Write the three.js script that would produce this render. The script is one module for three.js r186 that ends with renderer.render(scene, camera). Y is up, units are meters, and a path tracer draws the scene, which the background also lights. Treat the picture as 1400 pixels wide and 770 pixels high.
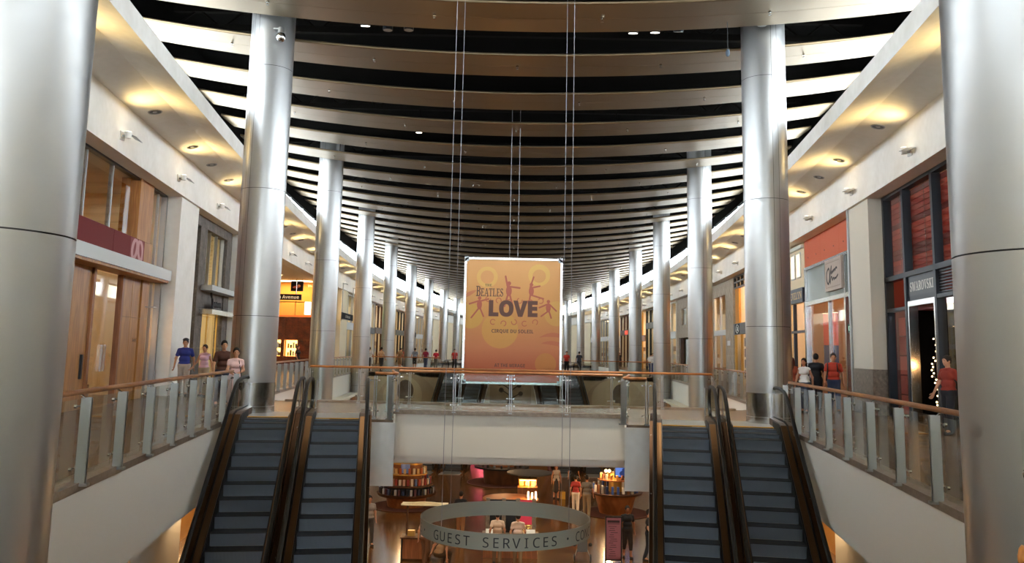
import * as THREE from 'three';
import { mergeGeometries } from 'three/addons/utils/BufferGeometryUtils.js';
import { RectAreaLightUniformsLib } from 'three/addons/lights/RectAreaLightUniformsLib.js';
import { ImprovedNoise } from 'three/addons/math/ImprovedNoise.js';
RectAreaLightUniformsLib.init();

// ---------------------------------------------------------------- camera, sky, exposure
// World: upper mall floor is y = 0, lower mall floor y = -5.5; d = distance ahead of the camera = -z.
const scene = new THREE.Scene();
const FOCAL = 1150, PITCH = 7.7, ROLL = 1.2, EYE = 1.65;
const camera = new THREE.PerspectiveCamera(2 * Math.atan(385 / FOCAL) * 180 / Math.PI, 1400 / 770, 0.1, 400);
camera.position.set(0, EYE, 0);
camera.rotation.order = 'YXZ';
camera.rotation.set(PITCH * Math.PI / 180, 0.0021, ROLL * Math.PI / 180);
camera.setViewOffset(1400, 770, 0, 60, 1400, 770);
scene.add(camera);
scene.background = new THREE.Color(0.8, 0.9, 1.0);
scene.backgroundIntensity = 11.5;
const renderer = new THREE.WebGLRenderer();
renderer.toneMapping = THREE.LinearToneMapping;
renderer.toneMappingExposure = 1.7;
renderer.shadowMap.enabled = true;

// ---------------------------------------------------------------- helpers
const rad = (a) => a * Math.PI / 180, V = (x, y, z) => new THREE.Vector3(x, y, z);
let seed = 7;
const rnd = () => { seed = (seed * 1664525 + 1013904223) % 4294967296; return seed / 4294967296; };
const noise = new ImprovedNoise();
const LOW = -5.5;
const A = (d) => 10.6 - 0.00096 * (d - 88) ** 2;          // plan curve of the two column rows
const P = (s, d, o, y) => V(s * (A(d) + o), y, -d);         // a point o metres outside the column row
const taken = {};
function numbered(n) { const k = taken[n] = (taken[n] ?? -1) + 1; return k ? n + '_' + String(k).padStart(3, '0') : n; }
const lin = (hex) => new THREE.Color(hex);
class MB {                                                   // collects pieces, builds one named mesh
  constructor() { this.g = []; this.p = []; this.n = []; this.u = []; }
  tri(a, b, c, ua, ub, uc) {
    const n = V(0, 0, 0).crossVectors(V(0, 0, 0).subVectors(b, a), V(0, 0, 0).subVectors(c, a)).normalize();
    for (const q of [a, b, c]) { this.p.push(q.x, q.y, q.z); this.n.push(n.x, n.y, n.z); }
    for (const q of [ua, ub, uc]) this.u.push(q[0], q[1]);
  }
  quad(a, b, c, d, w, h) { w ??= a.distanceTo(b); h ??= b.distanceTo(c); this.tri(a, b, c, [0, 0], [w, 0], [w, h]); this.tri(a, c, d, [0, 0], [w, h], [0, h]); return this; }
  quadUV(a, b, c, d, u0, u1, v0, v1) { this.tri(a, b, c, [u0, v0], [u1, v0], [u1, v1]); this.tri(a, c, d, [u0, v0], [u1, v1], [u0, v1]); return this; }
  box(x0, x1, y0, y1, z0, z1) {
    const c = (x, y, z) => V(x, y, z);
    this.quadUV(c(x0, y0, z1), c(x1, y0, z1), c(x1, y1, z1), c(x0, y1, z1), x0, x1, y0, y1);
    this.quadUV(c(x1, y0, z0), c(x0, y0, z0), c(x0, y1, z0), c(x1, y1, z0), x0, x1, y0, y1);
    this.quadUV(c(x1, y0, z1), c(x1, y0, z0), c(x1, y1, z0), c(x1, y1, z1), z0, z1, y0, y1);
    this.quadUV(c(x0, y0, z0), c(x0, y0, z1), c(x0, y1, z1), c(x0, y1, z0), z0, z1, y0, y1);
    this.quadUV(c(x0, y1, z1), c(x1, y1, z1), c(x1, y1, z0), c(x0, y1, z0), x0, x1, z0, z1);
    this.quadUV(c(x0, y0, z0), c(x1, y0, z0), c(x1, y0, z1), c(x0, y0, z1), x0, x1, z0, z1);
    return this;
  }
  cbox(x, y, z, w, h, d) { return this.box(x - w / 2, x + w / 2, y - h / 2, y + h / 2, z - d / 2, z + d / 2); }
  add(geo, m) {
    let g = geo.index ? geo.toNonIndexed() : geo.clone();
    for (const k of Object.keys(g.attributes)) if (!['position', 'normal', 'uv'].includes(k)) g.deleteAttribute(k);
    if (!g.attributes.uv) g.setAttribute('uv', new THREE.BufferAttribute(new Float32Array(g.attributes.position.count * 2), 2));
    if (m) g.applyMatrix4(m);
    this.g.push(g); return this;
  }
  at(geo, x, y, z, rx = 0, ry = 0, rz = 0, s = 1) {
    const sc = s.isVector3 ? s : V(s, s, s);
    return this.add(geo, new THREE.Matrix4().compose(V(x, y, z), new THREE.Quaternion().setFromEuler(new THREE.Euler(rx, ry, rz)), sc));
  }
  cyl(x, y, z, r0, r1, h, seg = 20, rx = 0, ry = 0, rz = 0) { return this.at(new THREE.CylinderGeometry(r1, r0, h, seg), x, y, z, rx, ry, rz); }
  bar(a, b, r, seg = 8) {
    const l = a.distanceTo(b), q = new THREE.Quaternion().setFromUnitVectors(V(0, 1, 0), V(0, 0, 0).subVectors(b, a).normalize());
    return this.add(new THREE.CylinderGeometry(r, r, l, seg), new THREE.Matrix4().compose(V(0, 0, 0).addVectors(a, b).multiplyScalar(0.5), q, V(1, 1, 1)));
  }
  tube(pts, r, seg = 6, closed = false) { return this.add(new THREE.TubeGeometry(new THREE.CatmullRomCurve3(pts, closed, 'centripetal'), pts.length * 4, r, seg, closed)); }
  sweep(s, prof, d0, d1, step = 2, caps = true) {             // closed profile [o, y] swept along the plan curve
    const N = prof.length, ds = [d0];
    for (let g = -16; g < d1; g += 2) if (g > d0 + 0.05 && g < d1 - 0.05) ds.push(g);
    ds.push(d1);
    for (let i = 0; i + 1 < ds.length; i++) {
      const a = ds[i], b = ds[i + 1];
      let v = 0;
      for (let k = 0; k < N; k++) {
        const p = prof[k], q = prof[(k + 1) % N], len = Math.hypot(q[0] - p[0], q[1] - p[1]);
        const w = [P(s, a, p[0], p[1]), P(s, b, p[0], p[1]), P(s, b, q[0], q[1]), P(s, a, q[0], q[1])];
        if (s > 0) this.quadUV(w[0], w[1], w[2], w[3], a, b, v, v + len); else this.quadUV(w[1], w[0], w[3], w[2], b, a, v, v + len);
        v += len;
      }
    }
    if (caps) for (const d of [d0, d1]) {
      const sh = new THREE.Shape(prof.map((p) => new THREE.Vector2(p[0], p[1]))), g = new THREE.ShapeGeometry(sh).toNonIndexed(), q = g.attributes.position;
      for (let i = 0; i < q.count; i++) { const w = P(s, d, q.getX(i), q.getY(i)); q.setXYZ(i, w.x, w.y, w.z); }
      g.computeVertexNormals(); this.g.push(g);
    }
    return this;
  }
  prism(pts, y0, y1) {                                        // plan outline [x, d] pulled between two heights
    const g = new THREE.ExtrudeGeometry(new THREE.Shape(pts.map((p) => new THREE.Vector2(p[0], p[1]))), { depth: y1 - y0, bevelEnabled: false });
    g.rotateX(-Math.PI / 2); g.translate(0, y0, 0); return this.add(g);
  }
  geo() {
    const all = this.g.slice();
    if (this.p.length) {
      const g = new THREE.BufferGeometry();
      g.setAttribute('position', new THREE.Float32BufferAttribute(this.p, 3)); g.setAttribute('normal', new THREE.Float32BufferAttribute(this.n, 3)); g.setAttribute('uv', new THREE.Float32BufferAttribute(this.u, 2));
      all.push(g);
    }
    return all.length === 1 ? all[0] : mergeGeometries(all);
  }
  mesh(name, m, parent = scene) { return put(name, this.geo(), m, parent); }
}
function put(name, geo, m, parent = scene) {
  const o = new THREE.Mesh(geo, m); o.name = parent === scene ? numbered(name) : name; o.castShadow = o.receiveShadow = true; parent.add(o); return o;
}
const mb = () => new MB();
function tag(o, label, category, group) { Object.assign(o.userData, { label, category }); if (group) o.userData.group = group; return o; }
function thing(name, label, category, x = 0, y = 0, z = 0, turn = 0, group) {
  const o = new THREE.Group(); o.name = numbered(name); o.position.set(x, y, z); o.rotation.y = turn; scene.add(o); return tag(o, label, category, group);
}
function struct(o, label) { o.userData.kind = 'structure'; if (label) o.userData.label = label; return o; }
function structGroup(name, label) { const o = new THREE.Group(); o.name = numbered(name); scene.add(o); return struct(o, label); }
function dup(o, label) { const c = o.clone(); c.name = numbered(o.name.replace(/_\d{3}$/, '')); c.userData = { ...o.userData }; if (label) c.userData.label = label; scene.add(c); return c; }

// ---------------------------------------------------------------- textures and materials
function dataTex(n, fn, srgb = true, rx = 1, ry = 1) {
  const a = new Uint8Array(n * n * 4);
  for (let y = 0; y < n; y++) for (let x = 0; x < n; x++) { const c = fn(x / n, y / n), i = (y * n + x) * 4; for (let k = 0; k < 3; k++) a[i + k] = Math.max(0, Math.min(255, c[k] * 255)); a[i + 3] = 255; }
  const t = new THREE.DataTexture(a, n, n); t.wrapS = t.wrapT = THREE.RepeatWrapping; t.magFilter = THREE.LinearFilter; t.minFilter = THREE.LinearMipmapLinearFilter; t.generateMipmaps = true;
  t.repeat.set(rx, ry); if (srgb) t.colorSpace = THREE.SRGBColorSpace; t.needsUpdate = true; return t;
}
function canvasTex(w, h, draw, rx = 1) {
  const c = document.createElement('canvas'); c.width = w; c.height = h; const g = c.getContext('2d'); draw(g, w, h);
  const t = new THREE.CanvasTexture(c); t.colorSpace = THREE.SRGBColorSpace; t.wrapS = THREE.RepeatWrapping; t.repeat.set(rx, 1); t.anisotropy = 8; return t;
}
const tn = (x, y, px, py, z) => {                             // noise that repeats with the texture
  const f = (a, b) => noise.noise(a * px, b * py, z);
  return f(x, y) * (1 - x) * (1 - y) + f(x - 1, y) * x * (1 - y) + f(x, y - 1) * (1 - x) * y + f(x - 1, y - 1) * x * y;
};
const mix = (a, b, t) => a.map((v, i) => v + (b[i] - v) * t);
const hex3 = (h) => [(h >> 16 & 255) / 255, (h >> 8 & 255) / 255, (h & 255) / 255];
const woodTex = (c0, c1, rep) => dataTex(256, (x, y) => mix(hex3(c0), hex3(c1), 0.5 + 0.5 * Math.sin(9 * tn(x, y, 5, 0.7, 3) + 5 * tn(x, y, 22, 2, 9) * 1.0) * 0.8), true, rep, rep);
const mottle = (c0, c1, f, rep) => dataTex(256, (x, y) => mix(hex3(c0), hex3(c1), 0.5 + 0.9 * tn(x, y, f, f, 1.3) + 0.6 * tn(x, y, f * 4, f * 4, 7.7)), true, rep, rep);
const std = (o) => new THREE.MeshStandardMaterial(o), phys = (o) => new THREE.MeshPhysicalMaterial(o);
const M = {
  white: std({ color: 0xeae9e6, roughness: 0.85, map: mottle(0xfdfbf6, 0xf2efe8, 5, 0.3) }),
  fascia: std({ color: 0xd8d4ca, roughness: 0.8 }),
  ceilingPaint: std({ color: 0xd9d4c6, roughness: 0.9 }),
  black: phys({ color: 0x060606, roughness: 1, specularIntensity: 0.1 }), truss: phys({ color: 0x100e0c, roughness: 0.9, specularIntensity: 0.2 }), cable: std({ color: 0x86868a, roughness: 0.6, metalness: 0.3 }),
  column: phys({ color: 0xa9a9a7, metalness: 0.85, roughness: 0.44, roughnessMap: dataTex(128, (x, y) => { const v = 0.82 + 0.25 * tn(x, y, 6, 30, 4); return [v, v, v]; }, false, 1, 1) }),
  jointDark: std({ color: 0x3a3a3c, metalness: 0.5, roughness: 0.6 }),
  steel: std({ color: 0xc4c6c6, metalness: 1, roughness: 0.22 }), satin: std({ color: 0xa9abab, metalness: 0.9, roughness: 0.4 }),
  slat: phys({ color: 0x84745c, metalness: 0.9, roughness: 0.36 }),
  floor: phys({ color: 0xffffff, map: mottle(0x826c55, 0x604c38, 4, 0.35), roughness: 0.27 }),
  lowerFloor: phys({ color: 0xffffff, map: mottle(0x71502f, 0x482e18, 5, 0.3), roughness: 0.2, clearcoat: 0.3, clearcoatRoughness: 0.1 }),
  edge: std({ color: 0x8d7f70, roughness: 0.35, map: mottle(0xffffff, 0xd8cfc4, 9, 1) }),
  glass: phys({ color: 0xf3f8f5, transmission: 1, roughness: 0.02, thickness: 0, ior: 1.5, metalness: 0 }),
  railGlass: phys({ color: 0xeef5f1, transmission: 1, roughness: 0.02, thickness: 0, ior: 1.5 }),
  smoke: phys({ color: 0xb5a894, transmission: 1, roughness: 0.03, thickness: 0, ior: 1.5 }),
  clear: phys({ color: 0xffffff, transmission: 1, roughness: 0, thickness: 0, ior: 1.45 }),
  rail: std({ color: 0xffffff, map: woodTex(0xb5793f, 0x8e5526, 1.5), roughness: 0.35 }),
  wood: std({ color: 0xffffff, map: woodTex(0xb27c3c, 0x925c26, 0.8), roughness: 0.4 }),
  darkwood: std({ color: 0xffffff, map: woodTex(0x5f3d25, 0x412716, 0.8), roughness: 0.5 }),
  slate: std({ color: 0xffffff, map: mottle(0x6f6860, 0x4b4640, 4, 0.8), roughness: 0.7 }),
  stone: std({ color: 0xffffff, map: mottle(0xb3a794, 0x9b8f7c, 5, 0.7), roughness: 0.8 }),
  granite: std({ color: 0xffffff, map: mottle(0x8f8272, 0x6c6155, 12, 1), roughness: 0.45 }),
  marble: std({ color: 0xffffff, map: mottle(0x6e2c17, 0x3d160b, 5, 0.5), roughness: 0.2 }),
  red: std({ color: 0x6a1114, roughness: 0.75 }), orange: std({ color: 0xc45a30, roughness: 0.6 }),
  blind: std({ color: 0x9c2c1c, roughness: 0.6 }), blind2: std({ color: 0x6d1a14, roughness: 0.6 }), blind3: std({ color: 0xb2402a, roughness: 0.6 }),
  navy: std({ color: 0x1a2130, roughness: 0.4 }), frameDark: std({ color: 0x20252b, metalness: 0.6, roughness: 0.35 }),
  cream: std({ color: 0xe2d3b2, roughness: 0.8 }), tan: std({ color: 0xb79a70, roughness: 0.8 }), amber: std({ color: 0xc98a3c, roughness: 0.8 }),
  grey: std({ color: 0x8c8f8e, roughness: 0.6 }), darkgrey: std({ color: 0x45474a, roughness: 0.6 }), pale: std({ color: 0xcfd2cf, roughness: 0.7 }),
  green: std({ color: 0x8fae8c, roughness: 0.7 }),
  bronze: std({ color: 0x715539, metalness: 0.85, roughness: 0.33 }), bronzeDark: std({ color: 0x4e3826, metalness: 0.8, roughness: 0.35 }),
  rubber: std({ color: 0x0d0d0e, roughness: 0.5 }), skirt: std({ color: 0x17161a, roughness: 0.5 }),
  step: std({ color: 0x7d8691, metalness: 0.35, roughness: 0.5, bumpMap: dataTex(64, (x) => { const v = (x * 16) % 1 < 0.5 ? 1 : 0; return [v, v, v]; }, false, 4, 1), bumpScale: 0.004 }),
  tread: std({ color: 0x34363a, metalness: 0.5, roughness: 0.55 }), yellow: std({ color: 0xd39a1e, roughness: 0.5 }),
  plastic: std({ color: 0xd9d8d4, roughness: 0.4 }), gold: std({ color: 0xc9a35a, metalness: 0.8, roughness: 0.35 }),
  carpet: std({ color: 0x4a1d17, roughness: 1 }), laminate: std({ color: 0xffffff, map: woodTex(0x9a6238, 0x7d4a27, 1), roughness: 0.45 }),
  ringPaint: std({ color: 0x97968a, roughness: 0.5 }),
};
const glow = (c, k) => new THREE.MeshStandardMaterial({ color: 0x111111, emissive: c, emissiveIntensity: k, roughness: 0.6 });
M.lampWarm = glow(0xffd9a0, 5); M.lampWhite = glow(0xfff2dc, 6); M.lampAmber = glow(0xffb45c, 4);
const paintCache = {};
const paint = (c, r = 0.7) => paintCache[c + '_' + r] ??= std({ color: c, roughness: r });
function point(x, y, z, c, i, r = 3) { const l = new THREE.PointLight(c, i); l.position.set(x, y, z); l.castShadow = true; l.shadow.radius = r; scene.add(l); return l; }
function downPanel(name, label, group, x, y, z, w, l, c, k, cat = 'ceiling lamp') {   // a glowing ceiling panel and its area light just below
  const o = thing(name, label, cat, x, y, z, 0, group);
  mb().box(-w / 2 - 0.06, w / 2 + 0.06, -0.05, 0, -l / 2 - 0.06, l / 2 + 0.06).mesh('housing', M.plastic, o);
  mb().box(-w / 2, w / 2, -0.07, -0.045, -l / 2, l / 2).mesh('diffuser', c === 'white' ? M.lampWhite : M.lampWarm, o);
  const a = new THREE.RectAreaLight(c === 'white' ? 0xfff0d8 : 0xffd3a0, k, w, l); a.position.set(x, y - 0.08, z); a.lookAt(x, y - 1, z); scene.add(a);
  return o;
}

// ---------------------------------------------------------------- the building shell
const D0 = -16, D1 = 170;
const E = (d) => A(d) + (d > 26.5 ? 1.05 : 0.25);                                 // edge of the upper floor
const edgePts = (s, a, b, n = 8) => Array.from({ length: n + 1 }, (_, i) => { const d = a + (b - a) * i / n; return [s * E(d), d]; });
struct(mb().box(-27, 27, LOW - 0.3, LOW, -D1 - 2, -D0 + 1).mesh('floor_lower', M.lowerFloor), 'glossy brown floor of the lower mall level');
for (const s of [-1, 1]) {
  const side = s < 0 ? 'left' : 'right';
  struct(mb().sweep(s, [[0.25, -0.35], [12, -0.35], [12, 0], [0.25, 0]], D0, 26.5).sweep(s, [[1.05, -0.35], [12, -0.35], [12, 0], [1.05, 0]], 26.5, D1).mesh('floor_balcony', M.floor), 'polished stone floor of the upper gallery');
  struct(mb().sweep(s, [[0.23, -1.4], [0.42, -1.4], [0.42, -0.05], [0.23, -0.05]], D0, 26.5).sweep(s, [[1.03, -1.4], [1.22, -1.4], [1.22, -0.05], [1.03, -0.05]], 26.5, D1).mesh('wall_' + side + '_fascia', M.fascia), 'white curved slab edge below the glass railing');
  struct(mb().sweep(s, [[0.2, -0.06], [0.5, -0.06], [0.5, 0.04], [0.2, 0.04]], 2, 20.1, 2).sweep(s, [[1.0, -0.06], [1.3, -0.06], [1.3, 0.04], [1.0, 0.04]], 26.6, 61.6, 2).mesh('trim_' + (s < 0 ? 1 : 2), M.edge), 'stone kerb along the slab edge');
  struct(mb().sweep(s, [[0.42, -1.4], [12, -1.4], [12, -1.25], [0.42, -1.25]], D0, D1, 3).mesh('ceiling_lower_' + side, M.ceilingPaint), 'white ceiling of the lower level under the gallery');
  // bulkhead with its shallow two-facet soffit, parapet and roof over the shops
  struct(mb().sweep(s, [[3.85, 6.5], [3.85, 7.8], [2.9, 8.0], [2.0, 7.8], [2.0, 8.27], [4.5, 8.27], [4.5, 6.5]], D0, D1, 2).mesh('wall_' + side, M.white), 'white curved bulkhead above the shops');
  struct(mb().sweep(s, [[4.5, 8.12], [12.2, 8.12], [12.2, 8.3], [4.5, 8.3]], D0, D1, 3).mesh('roof_' + side, M.ceilingPaint), 'roof over the shop units');
  struct(mb().sweep(s, [[4.5, 6.55], [12, 6.55], [12, 6.7], [4.5, 6.7]], D0, D1, 3).mesh('ceiling_shops_' + side, M.ceilingPaint), 'ceiling of the upper shops');
  struct(mb().sweep(s, [[12, LOW], [12.2, LOW], [12.2, 8.3], [12, 8.3]], D0, D1, 3).mesh('wall_' + side + '_outer', M.cream), 'cream rear wall of the shop units');
  // clerestory: sill, glass between mullions, head
  const cl = structGroup('window_' + (s < 0 ? 1 : 2), 'long clerestory window above the bulkhead');
  mb().sweep(s, [[4.2, 8.27], [4.4, 8.27], [4.4, 8.42], [4.2, 8.42]], D0, D1, 3).mesh('sill', M.satin, cl);
  mb().sweep(s, [[4.2, 10.6], [4.4, 10.6], [4.4, 12.1], [4.2, 12.1]], D0, D1, 3).mesh('head', M.black, cl);
  const mul = mb().box(-0.05, 0.05, 8.4, 10.62, -0.05, 0.05).geo();
  for (let d = D0; d < D1; d += 4.125) {
    const p = P(s, d, 4.3, 0), m = put('mullion', mul, M.satin, cl); m.position.copy(p);
    const b = Math.min(D1, d + 4.125);
    mb().quad(P(s, d, 4.3, 8.42), P(s, b, 4.3, 8.42), P(s, b, 4.3, 10.6), P(s, d, 4.3, 10.6)).mesh('pane', M.clear, cl);
  }
}
// dark roof deck with trusses above the metal slats
struct(mb().prism([...edgePts(-1, D0, D1, 40).map(([x, d]) => [x - 4.6, d]), ...edgePts(1, D0, D1, 40).reverse().map(([x, d]) => [x + 4.6, d])], 12.1, 12.35).mesh('roof_deck', M.black), 'black roof deck above the metal slats');
for (let i = 0; i < 20; i++) {
  const d = -8 + i * 8.25, w = A(d) + 3.9, t = mb();
  t.box(-w, w, 11.3, 11.5, -0.09, 0.09).box(-w, w, 11.9, 12.08, -0.09, 0.09);
  for (let x = -w; x < w - 1; x += 1.5) t.bar(V(x, 11.4, 0), V(x + 0.75, 12, 0), 0.035, 5).bar(V(x + 0.75, 12, 0), V(x + 1.5, 11.4, 0), 0.035, 5);
  const o = t.mesh('roof_truss', M.truss); o.position.z = -d; struct(o, 'dark steel truss above the slatted ceiling');
}
// end walls of the mall
{
  struct(mb().box(-26, 26, LOW - 0.3, 12.4, -D1 - 0.3, -D1).mesh('wall_back', M.cream), 'far end wall of the mall');
  const w = structGroup('wall_front', 'glazed entrance front closing the mall'), y0 = 2.6, y1 = 9.4;
  mb().box(-24, -5, LOW, 12.4, 16, 16.3).box(5, 24, LOW, 12.4, 16, 16.3).box(-5, 5, LOW, y0, 16, 16.3).box(-5, 5, y1, 12.4, 16, 16.3).mesh('masonry', M.white, w);
  for (let x = -5; x <= 5.01; x += 2.5) mb().box(x - 0.06, x + 0.06, y0, y1, 16.05, 16.2).mesh('mullion', M.satin, w);
  for (const y of [4.9, 7.2]) mb().box(-5, 5, y - 0.05, y + 0.05, 16.05, 16.2).mesh('transom', M.satin, w);
  mb().quad(V(-5, y0, 16.12), V(5, y0, 16.12), V(5, y1, 16.12), V(-5, y1, 16.12)).mesh('pane', M.clear, w);
}

// bridges across the void
function bridge(outline, label) { return struct(mb().prism(outline, -0.35, 0).mesh('floor_bridge', M.floor), label); }
bridge([...edgePts(-1, D0, 2.6), [-1.5, 2.6], [-1.5, 1.9], [1.5, 1.9], [1.5, 2.75], ...edgePts(1, D0, 2.75).reverse()], 'floor of the walkway nearest the entrance');
const LAND = 20.05, MID = 22.8, FAR1 = 26.4, INF = 2.68, INX = 3.05;
bridge([...edgePts(-1, LAND + 0.05, FAR1 - 0.05), ...edgePts(1, LAND + 0.05, FAR1 - 0.05).reverse(), [INF + 0.05, LAND + 0.05], [INX + 0.05, MID + 0.05], [-INX - 0.05, MID + 0.05], [-INF - 0.05, LAND + 0.05]], 'floor of the bridge behind the escalators');
struct(mb().box(-INX, INX, -1.15, -0.06, -MID - 0.14, -MID).box(-INX, INX, -1.32, -1.15, -MID - 0.3, -MID - 0.1).mesh('wall_bridge_fascia', M.fascia), 'white fascia of the bridge above the lower level');
for (const s of [-1, 1]) {
  struct(mb().prism([[s * INF, LAND], [s * 3.3, LAND], [s * 3.75, MID], [s * INX, MID]], -1.5, -0.06).mesh('wall_landing_block', M.white), 'white block beside the escalator landing');
  const a = Math.min(s * 3.35, s * 6.2), b = Math.max(s * 3.35, s * 6.2);
  struct(mb().box(a, b, -1.5, -0.36, -LAND - 0.25, -LAND - 0.1).mesh('wall_landing_front', M.fascia), 'white face under the escalator landing');
}
struct(mb().prism([...edgePts(-1, LAND + 0.3, FAR1 - 0.15), ...edgePts(1, LAND + 0.3, FAR1 - 0.15).reverse(), [INX + 0.1, LAND + 0.3], [INX + 0.1, MID + 0.35], [-INX - 0.1, MID + 0.35], [-INX - 0.1, LAND + 0.3]], -1.38, -1.3).mesh('ceiling_bridge', M.ceilingPaint), 'white underside of the bridge');
struct(mb().box(-7.3, 7.3, -1.32, -0.06, -FAR1, -FAR1 + 0.14).mesh('wall_bridge_rear', M.fascia), 'white rear fascia of the bridge');
struct(mb().box(-INX - 0.02, INX + 0.02, -0.06, 0.05, -MID - 0.3, -MID + 0.05).mesh('trim_3', M.edge), 'stone kerb at the front of the bridge');
struct(mb().box(-6.9, 6.9, -0.02, 0.05, -FAR1, -FAR1 + 0.22).mesh('trim_4', M.edge), 'stone kerb at the rear of the bridge');
const B2 = 62, B2E = 75;
bridge([...edgePts(-1, B2, B2E), ...edgePts(1, B2, B2E).reverse()], 'floor of the second bridge');
struct(mb().box(-11, 11, -2.7, -0.05, -B2 - 0.2, -B2).mesh('wall_second_bridge', std({ color: 0xc0b298, roughness: 0.85 })), 'tan fascia of the second bridge');
bridge([...edgePts(-1, 112, 124), ...edgePts(1, 112, 124).reverse()], 'floor of the distant bridge');
struct(mb().box(-10.4, 10.4, -1.6, -0.05, -112.2, -112).mesh('wall_distant_bridge', M.fascia), 'fascia of the distant bridge');

// ---------------------------------------------------------------- ceiling of broad metal slats
{
  const ceiling = structGroup('ceiling', 'ceiling of broad curved metal slats with dark gaps');
  const yAt = (x) => 9.75 + 0.62 * (x / 9) ** 2, PITCHS = 3.52, W = 1.72, T = 0.09;
  const sprG = mb().cyl(0, -0.02, 0, 0.045, 0.03, 0.04, 10).cyl(0, -0.06, 0, 0.012, 0.012, 0.06, 6).cyl(0, -0.1, 0, 0.04, 0.04, 0.008, 10).geo();
  for (let k = -9; k < 44; k++) {
    const far = 20.6 + PITCHS * k, xe = A(far - 0.8) + 4.15, N = 26, b = mb(), lip = mb();
    for (const [z0, z1] of [[0, W / 2 - 0.006], [W / 2 + 0.006, W]]) {         // two planks side by side with a fine joint
      const za = -far + z0, zb = -far + z1;
      for (let i = 0; i < N; i++) {
        const xa = -xe + 2 * xe * i / N, xb = -xe + 2 * xe * (i + 1) / N, a = yAt(xa), c = yAt(xb);
        b.quadUV(V(xa, a, za), V(xb, c, za), V(xb, c, zb), V(xa, a, zb), xa, xb, z0, z1);
        b.quadUV(V(xa, a + T, zb), V(xb, c + T, zb), V(xb, c + T, za), V(xa, a + T, za), xa, xb, z0, z1);
        if (z1 === W) for (let q = 0; q < 4; q++) {                          // bull-nosed leading edge
          const t0 = Math.PI * (q / 4 - 0.5), t1 = Math.PI * ((q + 1) / 4 - 0.5), py = (t) => T / 2 * (1 + Math.sin(t)), pz = (t) => zb + T / 2 * Math.cos(t);
          lip.quadUV(V(xa, a + py(t0), pz(t0)), V(xb, c + py(t0), pz(t0)), V(xb, c + py(t1), pz(t1)), V(xa, a + py(t1), pz(t1)), xa, xb, 0, T);
        } else b.quadUV(V(xa, a, zb), V(xb, c, zb), V(xb, c + T, zb), V(xa, a + T, zb), xa, xb, 0, T);
        b.quadUV(V(xb, c, za), V(xa, a, za), V(xa, a + T, za), V(xb, c + T, za), xa, xb, 0, T);
      }
      for (const x of [-xe, xe]) b.quad(V(x, yAt(x), za), V(x, yAt(x), zb), V(x, yAt(x) + T, zb), V(x, yAt(x) + T, za));
    }
    const sl = b.mesh('slat', M.slat, ceiling); lip.mesh('edge_strip', M.slat, sl);
    if (k > -3 && k < 16) for (let x = (k % 2 ? 0 : 2.05) - 8.2; x < 9; x += 4.1) { const sp = put('sprinkler', sprG, M.steel, sl); sp.position.set(x, yAt(x), -far + W * 0.55); }
  }
}

// ---------------------------------------------------------------- columns
{
  const R = 0.565, gap = 0.012, strip = rad(16), mat = M.column;
  const shell = (t0, tl, h) => new THREE.CylinderGeometry(R, R, h, Math.max(3, Math.round(tl / 0.09)), 1, true, t0, tl);
  const G = {};
  const levels = [[LOW, -4.0], [-4.0, -0.8], [-0.8, 2.4], [2.4, 5.65], [5.65, 8.9], [8.9, 11.4]];
  const L1 = 'tall round silver metal column with seamed cladding beside the atrium void', grp = 'silver columns of the two rows';
  for (let i = 0; i < 10; i++) for (const s of [-1, 1]) {
    const d = [6.0, 21.6, 39.1, 56.7, 74.3, 91.9, 109.5, 127.1, 144.7, 162.3][i];
    const x = [3.78, 6.55, 8.72, 10.05, 10.85, 11.1, 10.9, 10.35, 9.5, 8.4][i], floorStands = i === 1;
    const label = i === 0 ? 'huge silver column rising past the curved white fascia before the escalators' : i === 1 ? 'silver column with polished steel base standing on the escalator landing' : L1;
    const o = thing('column', label, 'column', s * x, 0, -d, 0, i === 0 ? 'entrance columns' : i === 1 ? 'landing columns' : grp);
    const y0 = floorStands ? 0 : LOW;
    mb().cyl(0, (y0 + 11.4) / 2, 0, R - 0.02, R - 0.02, 11.4 - y0, 32).mesh('core', M.jointDark, o);
    const mid = rad(s < 0 ? -30 : 12);
    for (const [a, b] of levels) {
      if (b <= y0 + 0.01) continue;
      const lo = Math.max(a, y0), h = b - lo - gap, key = lo + '_' + b + '_' + s;
      const g = G[key] ??= [shell(mid - strip / 2 + 0.008, strip - 0.016, h), shell(mid + strip / 2 + 0.008, Math.PI - strip / 2 - 0.016, h), shell(mid + Math.PI + 0.008, Math.PI - strip / 2 - 0.016, h)];
      for (const q of g) put('cladding_panel', q, mat, o).position.y = (lo + b) / 2;
    }
    if (floorStands) { mb().cyl(0, 0.46, 0, R + 0.012, R + 0.012, 0.58, 40).mesh('base_sleeve', M.steel, o); mb().cyl(0, 0.08, 0, R + 0.02, R + 0.02, 0.16, 40).mesh('base_ring', M.steel, o); }
    else mb().cyl(0, LOW + 0.3, 0, R + 0.012, R + 0.012, 0.6, 40).mesh('base_sleeve', M.steel, o);
  }
}

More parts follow.
